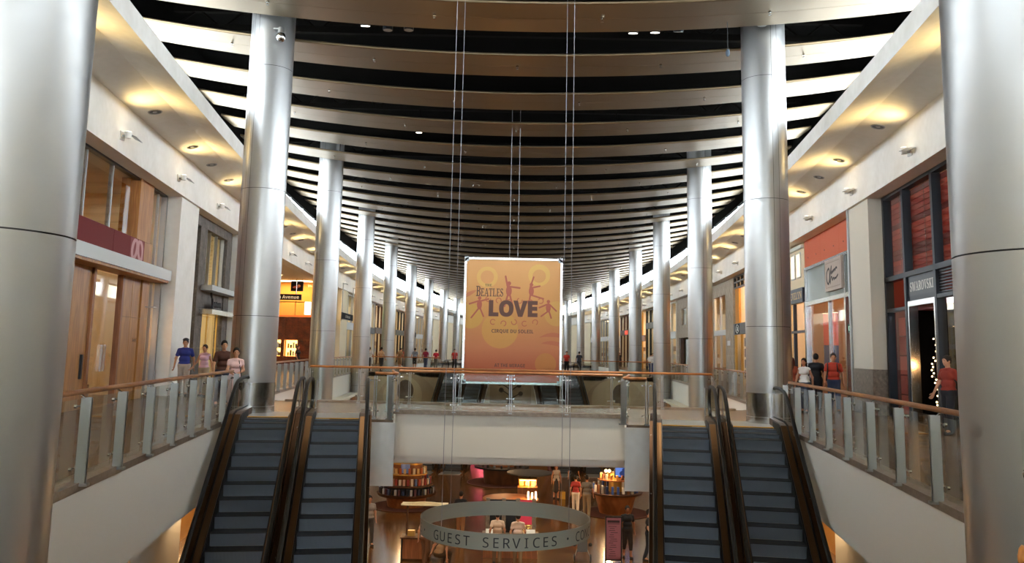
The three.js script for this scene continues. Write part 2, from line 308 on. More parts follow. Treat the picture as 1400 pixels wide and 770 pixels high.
// ---------------------------------------------------------------- glass railings with paired steel fins
function railing(label, pts, group, category = 'railing', h = 1.07) {
  const o = thing('glass_railing', label, category, 0, 0, 0, 0, group);
  mb().tube(pts.map(([x, d]) => V(x, h, -d)), 0.034, 8).mesh('handrail', M.rail, o);
  const fin = mb().box(-0.032, -0.02, 0.03, h - 0.06, 0.03, 0.145).box(0.02, 0.032, 0.03, h - 0.06, 0.03, 0.145).box(-0.05, 0.05, 0.0, 0.03, 0.0, 0.18).geo();
  const clamp = mb().bar(V(-0.1, 0, 0), V(0.1, 0, 0), 0.012, 6).bar(V(0, 0, 0), V(0, 0, 0.06), 0.012, 6).cyl(-0.1, 0, 0, 0.022, 0.022, 0.03, 10, Math.PI / 2).cyl(0.1, 0, 0, 0.022, 0.022, 0.03, 10, Math.PI / 2).geo();
  for (let i = 0; i < pts.length; i++) {
    const a = pts[Math.max(0, i - 1)], b = pts[Math.min(pts.length - 1, i + 1)], ang = Math.atan2(b[1] - a[1], b[0] - a[0]);
    const post = put('post', fin, M.satin, o); post.position.set(pts[i][0], 0, -pts[i][1]); post.rotation.y = ang;
    for (const y of [h - 0.16, 0.2]) { const c = put('clamp', clamp, M.steel, post); c.position.set(0, y, 0); }
    post.add(mbBar(V(0, h - 0.08, 0.09), V(0, h - 0.02, 0.0)));
    if (i + 1 < pts.length) {
      const p = pts[i], q = pts[i + 1], l = Math.hypot(q[0] - p[0], q[1] - p[1]), e = 0.012 / l, t = (k) => [p[0] + (q[0] - p[0]) * k, p[1] + (q[1] - p[1]) * k], u = t(e), w = t(1 - e);
      mb().quad(V(u[0], 0.06, -u[1]), V(w[0], 0.06, -w[1]), V(w[0], h - 0.08, -w[1]), V(u[0], h - 0.08, -u[1])).mesh('glass_panel', M.railGlass, o);
    }
  }
  return o;
}
function mbBar(a, b) { const m = new THREE.Mesh(mb().bar(a, b, 0.01, 6).geo(), M.steel); m.name = 'bracket'; m.castShadow = m.receiveShadow = true; return m; }
const curveRail = (s, a, b, n, off = 0.03) => Array.from({ length: n + 1 }, (_, i) => { const d = a + (b - a) * i / n; return [s * (E(d) + off), d]; });
railing('curved glass railing with wooden handrail before the timber shop and slate shop', curveRail(-1, 3.2, 19.6, 12, 0.04));
railing('curved glass railing with wooden handrail before the dark framed shop and orange panelled shop', curveRail(1, 19.6, 3.2, 12, 0.04));
for (const s of [-1, 1]) {
  railing(s < 0 ? 'long gallery railing opposite the black blade sign' : 'long gallery railing opposite the stone faced shops', curveRail(s, 27, 61.6, 24, 0.05));
  railing(s < 0 ? 'short glass return beside the bridge recess, timber shop side' : 'short glass return beside the bridge recess, orange shop side', [[s * (INX + 0.1), MID - 0.1], [s * 2.9, 21.3], [s * (INF + 0.06), LAND + 0.08], [s * 3.2, LAND + 0.08]]);
}
const line = (x0, x1, d, n) => Array.from({ length: n + 1 }, (_, i) => [x0 + (x1 - x0) * i / n, d]);
railing('straight glass railing across the white bridge fascia', line(-INX + 0.05, INX - 0.05, MID + 0.1, 4));
railing('straight glass railing at the rear of the bridge before the banner', line(-6.2, 6.2, FAR1 - 0.12, 8));
railing('glass railing of the second bridge between its two escalator banks', line(-1.6, 1.6, B2 + 0.1, 2));
railing('outer glass railing of the second bridge towards the marble court', line(-10.2, -5.2, B2 + 0.1, 3));
railing('outer glass railing of the second bridge towards the stone bays', line(5.2, 10.2, B2 + 0.1, 3));
{
  const o = thing('glass_guard', 'tall clear glass guard with clamp before the huge column', 'glass guard', 0, 0, 0);
  mb().quad(V(1.605, 0.05, -2.7), V(2.9, 0.05, -2.7), V(2.9, 1.435, -2.7), V(1.605, 1.435, -2.7)).mesh('glass_panel', M.railGlass, o);
  mb().cyl(1.64, 1.3, -2.7, 0.022, 0.022, 0.05, 12, Math.PI / 2).mesh('clamp', M.steel, o);
  mb().box(1.6, 2.9, 0, 0.06, -2.72, -2.68).mesh('shoe', M.satin, o);
  mb().tube([V(1.56, 1.07, -2.66), V(1.7, 1.05, -2.5), V(1.95, 1.03, -2.2)], 0.03, 8).mesh('handrail', M.rail, o);
  mb().bar(V(1.64, 0.06, -2.66), V(1.64, 1.05, -2.62), 0.02).bar(V(1.92, 0.0, -2.22), V(1.92, 1.03, -2.22), 0.02).mesh('post', M.satin, o);
}

// ---------------------------------------------------------------- escalators
const RISE = -LOW, SLOPE = Math.tan(rad(30));
function makeEscalator(label, group) {
  const o = thing('escalator', label, 'escalator', 0, 0, 0, 0, group);
  const zf = 0.85, run = RISE / SLOPE, zb = zf + run;                  // flat 0..zf, incline zf..zb, flat below
  const yAt = (z) => z < zf ? 0 : z > zb ? LOW : -(z - zf) * SLOPE;
  // steps
  const ribs = mb();
  for (let i = 0; i < 5; i++) { const a = i / 5, b = (i + 1) / 5, f = (t) => [-0.012 - 0.225 * t, 0.4 - 0.05 * Math.sin(t * Math.PI * 0.5)]; const p = f(a), q = f(b); ribs.quadUV(V(-0.5, q[0], q[1]), V(0.5, q[0], q[1]), V(0.5, p[0], p[1]), V(-0.5, p[0], p[1]), 0, 1, b * 0.23, a * 0.23); }
  const stepG = ribs.geo(), edgeG = mb().box(-0.5, 0.5, -0.012, 0, 0, 0.4).geo();
  for (let i = 0; i < 28; i++) {
    const z = 0.12 + 0.4 * i, y = i === 0 ? -0.01 : i === 1 ? -0.07 : yAt(z + 0.2) - 0.01; if (y < LOW + 0.02) break;
    const st = put('step', stepG, M.step, o); st.position.set(0, y, z);
    put('tread_plate', edgeG, M.tread, st);
  }
  mb().box(-0.62, 0.62, -0.3, 0.012, -1.6, 0.02).mesh('landing_plate', M.satin, o);
  mb().box(-0.5, 0.5, 0.0, 0.018, 0.02, 0.1).mesh('comb_plate', M.yellow, o);
  mb().box(-0.62, 0.62, LOW, LOW + 0.012, zb + 0.1, zb + 1.6).mesh('lower_landing_plate', M.satin, o);
  const strip = (x0, x1, lo, hi, z0 = -0.15, z1 = zb + 0.6) => {               // band that follows the slope
    const b = mb(), zs = [z0, zf - 0.25, zf + 0.1, zb - 0.1, zb + 0.25, z1], yy = (z) => z < zf - 0.2 ? 0 : z > zb + 0.2 ? LOW : z < zf + 0.2 ? -0.04 : z > zb - 0.2 ? LOW + 0.05 : yAt(z);
    for (let i = 0; i < zs.length - 1; i++) {
      const a = zs[i], c = zs[i + 1], p = (x, dy, z) => V(x, yy(z) + dy, z);
      b.quad(p(x0, hi, a), p(x1, hi, a), p(x1, hi, c), p(x0, hi, c)); b.quad(p(x0, lo, c), p(x1, lo, c), p(x1, lo, a), p(x0, lo, a));
      b.quad(p(x0, lo, a), p(x0, hi, a), p(x0, hi, c), p(x0, lo, c)); b.quad(p(x1, lo, c), p(x1, hi, c), p(x1, hi, a), p(x1, lo, a));
    }
    b.quad(V(x0, yy(z1) + lo, z1), V(x1, yy(z1) + lo, z1), V(x1, yy(z1) + hi, z1), V(x0, yy(z1) + hi, z1)); b.quad(V(x1, yy(z0) + lo, z0), V(x0, yy(z0) + lo, z0), V(x0, yy(z0) + hi, z0), V(x1, yy(z0) + hi, z0));
    return b;
  };
  for (const s of [-1, 1]) {
    const S = (a, b) => [Math.min(s * a, s * b), Math.max(s * a, s * b)];
    strip(...S(0.505, 0.53), -0.3, 0.14).mesh('skirt_panel', M.skirt, o);
    strip(...S(0.53, 0.655), -0.3, 0.17, -1.0).mesh('inner_deck', M.bronze, o);
    strip(...S(0.655, 0.665), 0.17, 0.2, -1.0).mesh('glass_channel', M.rubber, o);
    const deck = strip(...S(0.68, 0.775), -0.3, 0.2, -1.0).mesh('outer_deck', M.bronzeDark, o);
    for (let z = 1.4; z < zb; z += 1.7) mb().cyl(s * 0.755, yAt(z) + 0.205, z, 0.014, 0.014, 0.02, 8, rad(30)).mesh('bolt', M.steel, deck);
    strip(...S(0.765, 0.785), -1.0, 0.18, 0.4).mesh('side_cladding', M.bronzeDark, o);
    // smoked balustrade panes and the black handrail looping round both newels
    const hy = 0.88, top = [[-1.15, 0], [-0.4, 0], [0.45, 0]], x = s * 0.672;
    const spine = [[-0.95, hy], [zf - 0.5, hy], [zf + 0.1, hy - 0.12]], n = 7;
    for (let i = 1; i <= n; i++) spine.push([zf + 0.1 + (zb - zf - 0.2) * i / n, yAt(zf + 0.1 + (zb - zf - 0.2) * i / n) + hy - 0.06]);
    spine.push([zb + 0.5, LOW + hy], [zb + 0.95, LOW + hy]);
    for (let i = 0; i < spine.length - 1; i++) {
      const [za, ya] = spine[i], [zc, yc] = spine[i + 1], g = 0.01;
      const base = (z) => (z < zf ? 0 : z > zb ? LOW : yAt(z)) + 0.19;
      mb().quad(V(x, base(za), za + g), V(x, base(zc), zc - g), V(x, yc - 0.03, zc - g), V(x, ya - 0.03, za + g)).mesh('balustrade_pane', M.smoke, o);
    }
    const arc = (z, y, dir) => Array.from({ length: 6 }, (_, i) => { const t = Math.PI * i / 5; return V(x, y + hy / 2 + 0.1 + (hy / 2 - 0.1) * Math.cos(t), z + dir * 0.36 * Math.sin(t)); });
    const path = [...arc(-0.95, 0, -1).reverse(), ...spine.slice(1, -1).map(([z, y]) => V(x, y, z)), ...arc(zb + 0.95, LOW, 1)];
    const g = new THREE.TubeGeometry(new THREE.CatmullRomCurve3(path, false, 'centripetal'), 90, 0.042, 8);
    put('handrail', g, M.rubber, o);
    for (const [zc, y, dir] of [[-0.95, 0, -1], [zb + 0.95, LOW, 1]]) {
      const sh = new THREE.Shape(); sh.moveTo(0, 0.19); sh.lineTo(0, hy - 0.03); sh.absarc(0, hy / 2 + 0.08, hy / 2 - 0.11, Math.PI / 2, -Math.PI / 2, true); sh.lineTo(0, 0.19);
      const pg = new THREE.ShapeGeometry(sh, 10); pg.rotateY(-dir * Math.PI / 2); put('newel_pane', pg, M.smoke, o).position.set(x, y, zc);
    }
  }
  const tr = mb(), tz = [0.3, zf + 0.3, zb, zb + 0.4];
  tr.quad(V(-0.8, -0.9, 0.1), V(0.8, -0.9, 0.1), V(0.8, LOW + 0.1, zb - 0.6), V(-0.8, LOW + 0.1, zb - 0.6)); tr.box(-0.8, 0.8, -0.95, -0.32, -0.1, 0.1);
  tr.mesh('truss_soffit', M.fascia, o);
  return o;
}
const escG = 'escalators of the near banks';
const SPLAY = rad(9.5);
const esc0 = makeEscalator('grey stepped escalator with black handrails rising to the bridge landing', escG);
const escAt = (o, x, d, turn) => { o.position.set(x, 0, -d); o.rotation.y = turn; return o; };
escAt(esc0, -4.05, 20.15, SPLAY); esc0.userData.label = 'grey stepped escalator between another escalator and the white block, timber shop side';
escAt(dup(esc0, 'grey stepped escalator beside the curved white fascia below the timber shop'), -5.66, 20.2, SPLAY);
escAt(dup(esc0, 'grey stepped escalator between another escalator and the white block, orange shop side'), 4.08, 20.15, -SPLAY);
escAt(dup(esc0, 'grey stepped escalator beside the curved white fascia below the orange shop'), 5.68, 20.2, -SPLAY);
for (const [x, t] of [[-3.5, -5], [-1.82 - 0, -5], [3.5, 5], [1.82, 5]].map(([x, t]) => [Math.sign(x) * (Math.abs(x) + 0.6), t])) { const e = escAt(dup(esc0, 'dark distant escalator coming down from the second bridge'), x, B2 - 0.05, rad(t)); e.userData.group = 'escalators of the second bridge'; }
for (const s of [-1, 1]) {
  const o = thing('escalator_divider', s < 0 ? 'clear glass divider between escalator landings, timber shop side' : 'clear glass divider between escalator landings, orange shop side', 'glass panel', s * 4.9, 0, -20.9);
  mb().quad(V(-0.14, 0.02, 0), V(0.14, 0.02, 0), V(0.14, 0.85, 0), V(-0.14, 0.85, 0)).mesh('glass_panel', M.railGlass, o);
  mb().bar(V(-0.15, 0, 0), V(-0.15, 0.86, 0), 0.018).bar(V(0.15, 0, 0), V(0.15, 0.86, 0), 0.018).mesh('post', M.satin, o);
}

// ---------------------------------------------------------------- bulkhead lights
{
  const mk = () => {
    const o = thing('wall_sconce', 'small white uplight fitting with tilted reflector plate on the bulkhead', 'wall light', 0, 0, 0, 0, 'uplights along the bulkheads');
    mb().box(-0.1, 0.1, -0.1, 0.12, 0, 0.05).mesh('wall_plate', M.plastic, o);
    mb().box(-0.03, 0.03, -0.02, 0.03, 0.05, 0.16).mesh('arm', M.satin, o);
    mb().cyl(0, 0.02, 0.2, 0.07, 0.1, 0.16, 16).mesh('lamp_head', M.plastic, o);
    put('bulb', mb().cyl(0, 0.105, 0.2, 0.075, 0.075, 0.012, 16).geo(), M.lampWhite, o);
    mb().at(new THREE.BoxGeometry(0.34, 0.015, 0.24), 0.24, 0.0, 0.26, rad(25), 0, rad(-12)).mesh('reflector', M.satin, o);
    return o;
  };
  const proto = mk(); let first = true;
  for (let i = -3; i < 22; i++) for (const s of [-1, 1]) {
    const d = 21.1 + 5.42 * i, y = 6.93, o = first ? proto : dup(proto); first = false;
    const a = P(s, d - 0.5, 3.85, 0), b = P(s, d + 0.5, 3.85, 0), dir = s < 0 ? b.clone().sub(a) : a.clone().sub(b);
    o.position.copy(P(s, d, 3.85, y)); o.rotation.y = Math.atan2(-dir.z, dir.x);
    const l = new THREE.SpotLight(0xffdb92, 7, 0, rad(68), 1); l.position.copy(P(s, d, 3.58, y + 0.14)); l.target.position.copy(P(s, d, 2.5, y + 1.15)); l.castShadow = true; l.shadow.radius = 2; scene.add(l, l.target);
  }
  const ring = new THREE.TorusGeometry(0.17, 0.018, 6, 24), nrm = V(0, 0, 0);
  for (const base of [21.9, 39.5, 57, 74.6, 92, 110]) for (const s of [-1, 1]) for (const e of [0.3, 4.3, 6.9, 9.6]) {
    const d = base + e, o = thing('recessed_downlight', 'dark oval recessed downlight in the sloped white soffit', 'downlight', 0, 0, 0, 0, 'recessed downlights of the soffits');
    const p = P(s, d, 3.37, 7.8 + 0.2 * (3.85 - 3.37) / 0.95 - 0.006); o.position.copy(p);
    nrm.set(-s * 0.2, -0.95, 0).normalize(); o.quaternion.setFromUnitVectors(V(0, 0, 1), nrm);
    put('trim_ring', ring, M.satin, o); mb().cyl(0, 0, -0.002, 0.155, 0.155, 0.006, 24, Math.PI / 2).mesh('lens', M.frameDark, o); mb().cyl(0, 0.02, 0.006, 0.06, 0.06, 0.02, 14, Math.PI / 2).mesh('lamp', M.satin, o);
  }
}

// ---------------------------------------------------------------- shops of the upper level
let shopK = 1;
function shop(s, name, label, d0, d1, o = 4.4, category = 'shopfront', group) {
  const pa = P(s, d0, o, 0), pb = P(s, d1, o, 0), org = s < 0 ? pa : pb, dir = (s < 0 ? pb.clone().sub(pa) : pa.clone().sub(pb)), L = dir.length(), k = L / (d1 - d0);
  const g = thing(name, label, category, org.x, 0, org.z, Math.atan2(-dir.z, dir.x), group);
  const X = (d) => s < 0 ? (d - d0) * k : (d1 - d) * k;
  return {
    g, X, L,
    B(n, m, da, db, y0, y1, z0, z1, parent = g) { const a = X(da), b = X(db); return mb().box(Math.min(a, b), Math.max(a, b), y0, y1, z0, z1).mesh(n, m, parent); },
    pane(n, m, da, db, y0, y1, z, parent = g) { const a = Math.min(X(da), X(db)), b = Math.max(X(da), X(db)); return mb().quad(V(a, y0, z), V(b, y0, z), V(b, y1, z), V(a, y1, z)).mesh(n, m, parent); },
    print(n, tex, da, db, y0, y1, z, mat) { const a = Math.min(X(da), X(db)), b = Math.max(X(da), X(db)); return mb().quadUV(V(a, y0, z), V(b, y0, z), V(b, y1, z), V(a, y1, z), 0, 1, 0, 1).mesh(n, mat ?? std({ map: tex, roughness: 0.6 }), g); },
  };
}
function partition(s, d, m = M.cream) { struct(mb().sweep(s, [[4.5, 0], [12, 0], [12, 6.55], [4.5, 6.55]], d - 0.08, d + 0.08).mesh('wall_partition', m), 'wall between two shop units'); }
function backdropWall(s, d0, d1, o, m, y1 = 6.5) { struct(mb().sweep(s, [[o, 0], [o + 0.12, 0], [o + 0.12, y1], [o, y1]], d0, d1).mesh('wall_shop_rear', m), 'rear wall inside a shop'); }
function pier(s, d0, d1, m = M.white, o0 = 3.95) { const g = structGroup('wall_pier', 'pale pier between two shopfronts'); mb().sweep(s, [[o0, 0], [4.6, 0], [4.6, 6.52], [o0, 6.52]], d0, d1).mesh('pier_body', m, g); return g; }
function shopLamp(s, d, o, k, w = 1.6, l = 2.5, y = 6.545) { const p = P(s, d, o, y); downPanel('shop_ceiling_lamp', 'glowing ceiling panel inside an upper shop', 'ceiling lamps of the upper shops', p.x, p.y, p.z, w, l, 'warm', k); }
const script = (g, pts, w) => { g.lineWidth = w; g.lineCap = g.lineJoin = 'round'; g.beginPath(); g.moveTo(pts[0][0], pts[0][1]); for (let i = 1; i + 1 < pts.length; i += 2) g.quadraticCurveTo(pts[i][0], pts[i][1], pts[i + 1][0], pts[i + 1][1]); g.stroke(); };

// timber shop with a red band
{
  const F = shop(-1, 'timber_shopfront', 'timber and glass shopfront with dark red band and pale ledge', 16.5, 27.4), B = F.B;
  for (const [a, b] of [[16.6, 19.4], [19.4, 22.5], [22.5, 25.2]]) B('red_panel', M.red, a + 0.01, b - 0.01, 4.06, 4.7, -0.05, 0.06);
  F.print('pale_emblem', canvasTex(128, 128, (g) => { g.fillStyle = '#7c2b2b'; g.fillRect(0, 0, 128, 128); g.strokeStyle = '#b98a8a'; g.lineWidth = 22; g.beginPath(); g.ellipse(42, 64, 22, 58, 0.15, 0, 7); g.stroke(); g.beginPath(); g.ellipse(98, 64, 22, 58, -0.15, 0, 7); g.stroke(); }), 23.9, 25.1, 4.08, 4.68, 0.064);
  B('ledge', M.pale, 16.6, 26.5, 3.62, 3.95, -0.1, 0.55);
  B('soffit_board', M.wood, 16.6, 26.4, 3.55, 3.62, -0.1, 0.5);
  for (const [a, b] of [[16.6, 18.3], [18.3, 19.8], [19.8, 21.35]]) B('timber_panel', M.wood, a + 0.008, b - 0.008, 0, 3.55, -0.12, 0);
  for (const [a, b] of [[23.75, 24.6], [24.6, 25.35], [25.35, 26.0]]) for (const [c, e] of [[0, 2.4], [2.4, 3.55]]) B('timber_panel', M.wood, a + 0.008, b - 0.008, c + 0.008, e, -0.12, a > 25 ? 0.05 : 0);
  B('door_jamb', M.laminate, 21.35, 21.5, 0, 3.55, -0.12, 0.06); B('door_jamb', M.laminate, 23.62, 23.75, 0, 3.55, -0.12, 0.04);
  for (const [a, b] of [[21.5, 22.55], [22.57, 23.62]]) { const p = F.pane('glass_door', M.glass, a, b, 0.03, 3.5, -0.04); F.B('pull_handle', M.steel, (a + b) / 2 + (a < 22 ? 0.42 : -0.42), (a + b) / 2 + (a < 22 ? 0.45 : -0.39), 0.9, 1.6, -0.03, 0.03, p); }
  B('door_handle', M.frameDark, 21.0, 21.08, 0.75, 1.35, 0, 0.06);
  B('timber_pilaster', M.wood, 24.45, 25.75, 4.7, 6.5, -0.5, 0.05); B('timber_pilaster', M.wood, 25.25, 26.0, 3.96, 4.7, -0.12, 0.03);
  for (const d of [18.2, 20.6, 22.5]) B('window_fin', M.satin, d - 0.02, d + 0.02, 4.7, 6.5, -0.2, -0.08);
  for (const [a, b] of [[16.6, 18.2], [18.2, 20.6], [20.6, 22.5], [22.5, 24.4]]) F.pane('upper_pane', M.glass, a, b, 4.7, 6.45, -0.1);
  B('head_channel', M.frameDark, 16.5, 27.4, 6.44, 6.52, -0.14, 0.02);
  F.pane('side_pane', M.glass, 26.05, 27.3, 0.05, 3.6, -0.1); F.pane('side_pane', M.glass, 26.05, 27.3, 3.75, 6.44, -0.1);
  B('side_transom', M.grey, 25.9, 27.4, 3.6, 3.75, -0.16, 0.2); B('side_mullion', M.satin, 27.3, 27.4, 0, 6.5, -0.16, 0.02); B('side_mullion', M.satin, 26.7, 26.74, 0.05, 6.44, -0.14, -0.06);
  F.print('wall_lettering', canvasTex(256, 64, (g) => { g.fillStyle = '#9a6a3c'; g.fillRect(0, 0, 256, 64); g.fillStyle = '#1c1410'; g.font = 'italic bold 52px serif'; g.fillText('Sandro', 30, 50); }), 24.85, 25.3, 1.68, 1.82, 0.008);
  F.B('signal_bracket', M.satin, 25.75, 26.05, 2.75, 2.78, 0.05, 0.3);
  // inside: amber screen walls, a slatted brown screen, a tall lit case
  backdropWall(-1, 16.6, 27.4, 9.5, M.amber);
  const sc = shop(-1, 'slatted_screen', 'brown horizontal slatted screen inside the timber shop', 20.4, 23.6, 6.4, 'screen');
  for (let i = 0; i < 14; i++) sc.B('slat', i % 3 ? M.darkwood : M.laminate, 20.4, 23.6, 4.0 + i * 0.17, 4.15 + i * 0.17, -0.03, 0.03);
  sc.B('upright', M.darkwood, 20.4, 20.5, 0, 6.4, -0.08, -0.02); sc.B('upright', M.darkwood, 23.5, 23.6, 0, 6.4, -0.08, -0.02);
  const cs = shop(-1, 'lit_display_case', 'tall narrow display case glowing beside the timber shopfront', 26.35, 26.95, 4.75, 'display case');
  cs.B('case_back', M.cream, 26.35, 26.95, 0, 2.75, -0.3, -0.26); cs.B('light_panel', M.lampAmber, 26.45, 26.85, 1.35, 2.6, -0.25, -0.23);
  for (const y of [1.35, 1.75, 2.15, 2.58]) cs.B('shelf', M.laminate, 26.38, 26.92, y - 0.02, y, -0.25, 0);
  const bp = P(-1, 22.1, 5.0, 0), hb = thing('display_plinth', 'low plinth with dark handbag behind the glass doors', 'plinth', bp.x, 0, bp.z, rad(95));
  mb().box(-0.5, 0.5, 0, 0.55, -0.3, 0.3).mesh('block', M.laminate, hb);
  const bag = thing('handbag', 'dark leather handbag on the low plinth', 'handbag', bp.x, 0.55, bp.z, rad(95)); mb().at(new THREE.SphereGeometry(0.2, 14, 10), 0, 0.15, 0, 0, 0, 0, V(1.1, 0.8, 0.5)).mesh('body', M.rubber, bag); mb().add(new THREE.TorusGeometry(0.12, 0.014, 6, 16, Math.PI), new THREE.Matrix4().makeTranslation(0, 0.26, 0)).mesh('handle', M.rubber, bag);
  shopLamp(-1, 22, 7.2, 7); partition(-1, 16.4); partition(-1, 27.5);
}
pier(-1, 27.5, 29.75);
// slate shop
{
  const F = shop(-1, 'slate_shopfront', 'grey slate shopfront with script sign over a double canopy', 29.8, 36.7), B = F.B;
  const slab = (a, b, y0, y1, z1 = 0.12) => { const n = Math.max(1, Math.round((y1 - y0) / 0.8)); for (let i = 0; i < n; i++) B('slate_panel', M.slate, a + 0.006, b - 0.006, y0 + (y1 - y0) * i / n + 0.006, y0 + (y1 - y0) * (i + 1) / n, -0.2, z1 + (i % 2) * 0.004); };
  for (const [a, b] of [[29.9, 31.6], [31.6, 33.3], [33.3, 35], [35, 36.6]]) slab(a, b, 6.1, 6.5);
  slab(31.4, 32.4, 0, 6.1); slab(35.7, 36.6, 0, 6.1); for (const [a, b] of [[32.4, 34], [34, 35.7]]) slab(a, b, 2.95, 3.75, 0.05);
  B('upper_canopy', M.satin, 31.9, 36.6, 3.72, 3.92, 0, 0.55); B('lower_canopy', M.steel, 31.9, 36.7, 2.82, 3.0, 0, 0.6);
  const letters = new THREE.Group(); letters.name = 'script_sign'; F.g.add(letters);
  const x0 = F.X(32.6);
  mb().tube([[0, 0.62], [0.12, 0.5], [0.25, 0.42], [0.33, 0.2], [0.3, 0.05]].map(([a, b]) => V(x0 + a, 3.02 + b, 0.35)), 0.045, 6).mesh('swash', M.rubber, letters);
  mb().tube(Array.from({ length: 19 }, (_, i) => V(x0 + 0.3 + i * 0.075, 3.14 + (i % 2 ? 0.14 : 0) + (i % 4 === 1 ? 0.06 : 0), 0.35)), 0.03, 6).mesh('letters', M.rubber, letters);
  mb().box(x0 + 0.25, x0 + 1.9, 3.0, 3.05, 0.32, 0.38).mesh('sign_base', M.rubber, letters);
  for (const [a, b] of [[29.95, 31.35], [32.45, 33.4], [33.4, 34.5], [34.5, 35.65]]) { F.pane('upper_pane', M.glass, a, b, 3.95, 6.08, -0.08); for (const d of [a, b]) B('mullion', M.satin, d - 0.03, d + 0.03, 3.9, 6.1, -0.12, 0); }
  for (const d of [33.9, 34.2, 34.8, 35.1]) B('inner_rail', M.pale, d - 0.04, d + 0.04, 3.95, 6.08, -0.5, -0.42);
  B('cross_bar', M.satin, 29.95, 31.35, 5.5, 5.56, -0.12, 0); B('cross_bar', M.satin, 29.95, 31.35, 3.35, 3.45, -0.12, 0); B('cross_bar', M.satin, 29.95, 31.35, 2.5, 2.56, -0.12, 0);
  F.pane('lower_pane', M.glass, 29.95, 31.35, 0.05, 3.4, -0.08); B('mullion', M.satin, 29.88, 29.96, 0, 6.1, -0.12, 0.02);
  for (const [a, b] of [[32.45, 34], [34.02, 35.6]]) { const p = F.pane('glass_door', M.glass, a, b, 0.03, 2.8, -0.08); B('door_stile', M.gold, a, a + 0.07, 0.03, 2.8, -0.1, -0.05, p); B('door_stile', M.gold, b - 0.07, b, 0.03, 2.8, -0.1, -0.05, p); }
  backdropWall(-1, 29.8, 36.7, 8.2, M.green);
  const li = shop(-1, 'pendant_lamp', 'small round pendant lamp inside the slate shop', 33.5, 34.5, 5.8, 'pendant lamp');
  mb().at(new THREE.SphereGeometry(0.11, 14, 10), 0.5, 2.35, 0).mesh('globe', M.lampWarm, li.g); mb().bar(V(0.5, 2.45, 0), V(0.5, 6.5, 0), 0.006).mesh('cord', M.rubber, li.g);
  { const p = P(-1, 34, 5.8, 2.2); point(p.x, p.y, p.z, 0xffd08a, 6); }
  shopLamp(-1, 33, 7, 6); partition(-1, 29.7); partition(-1, 36.9);
}
pier(-1, 36.75, 37.3);
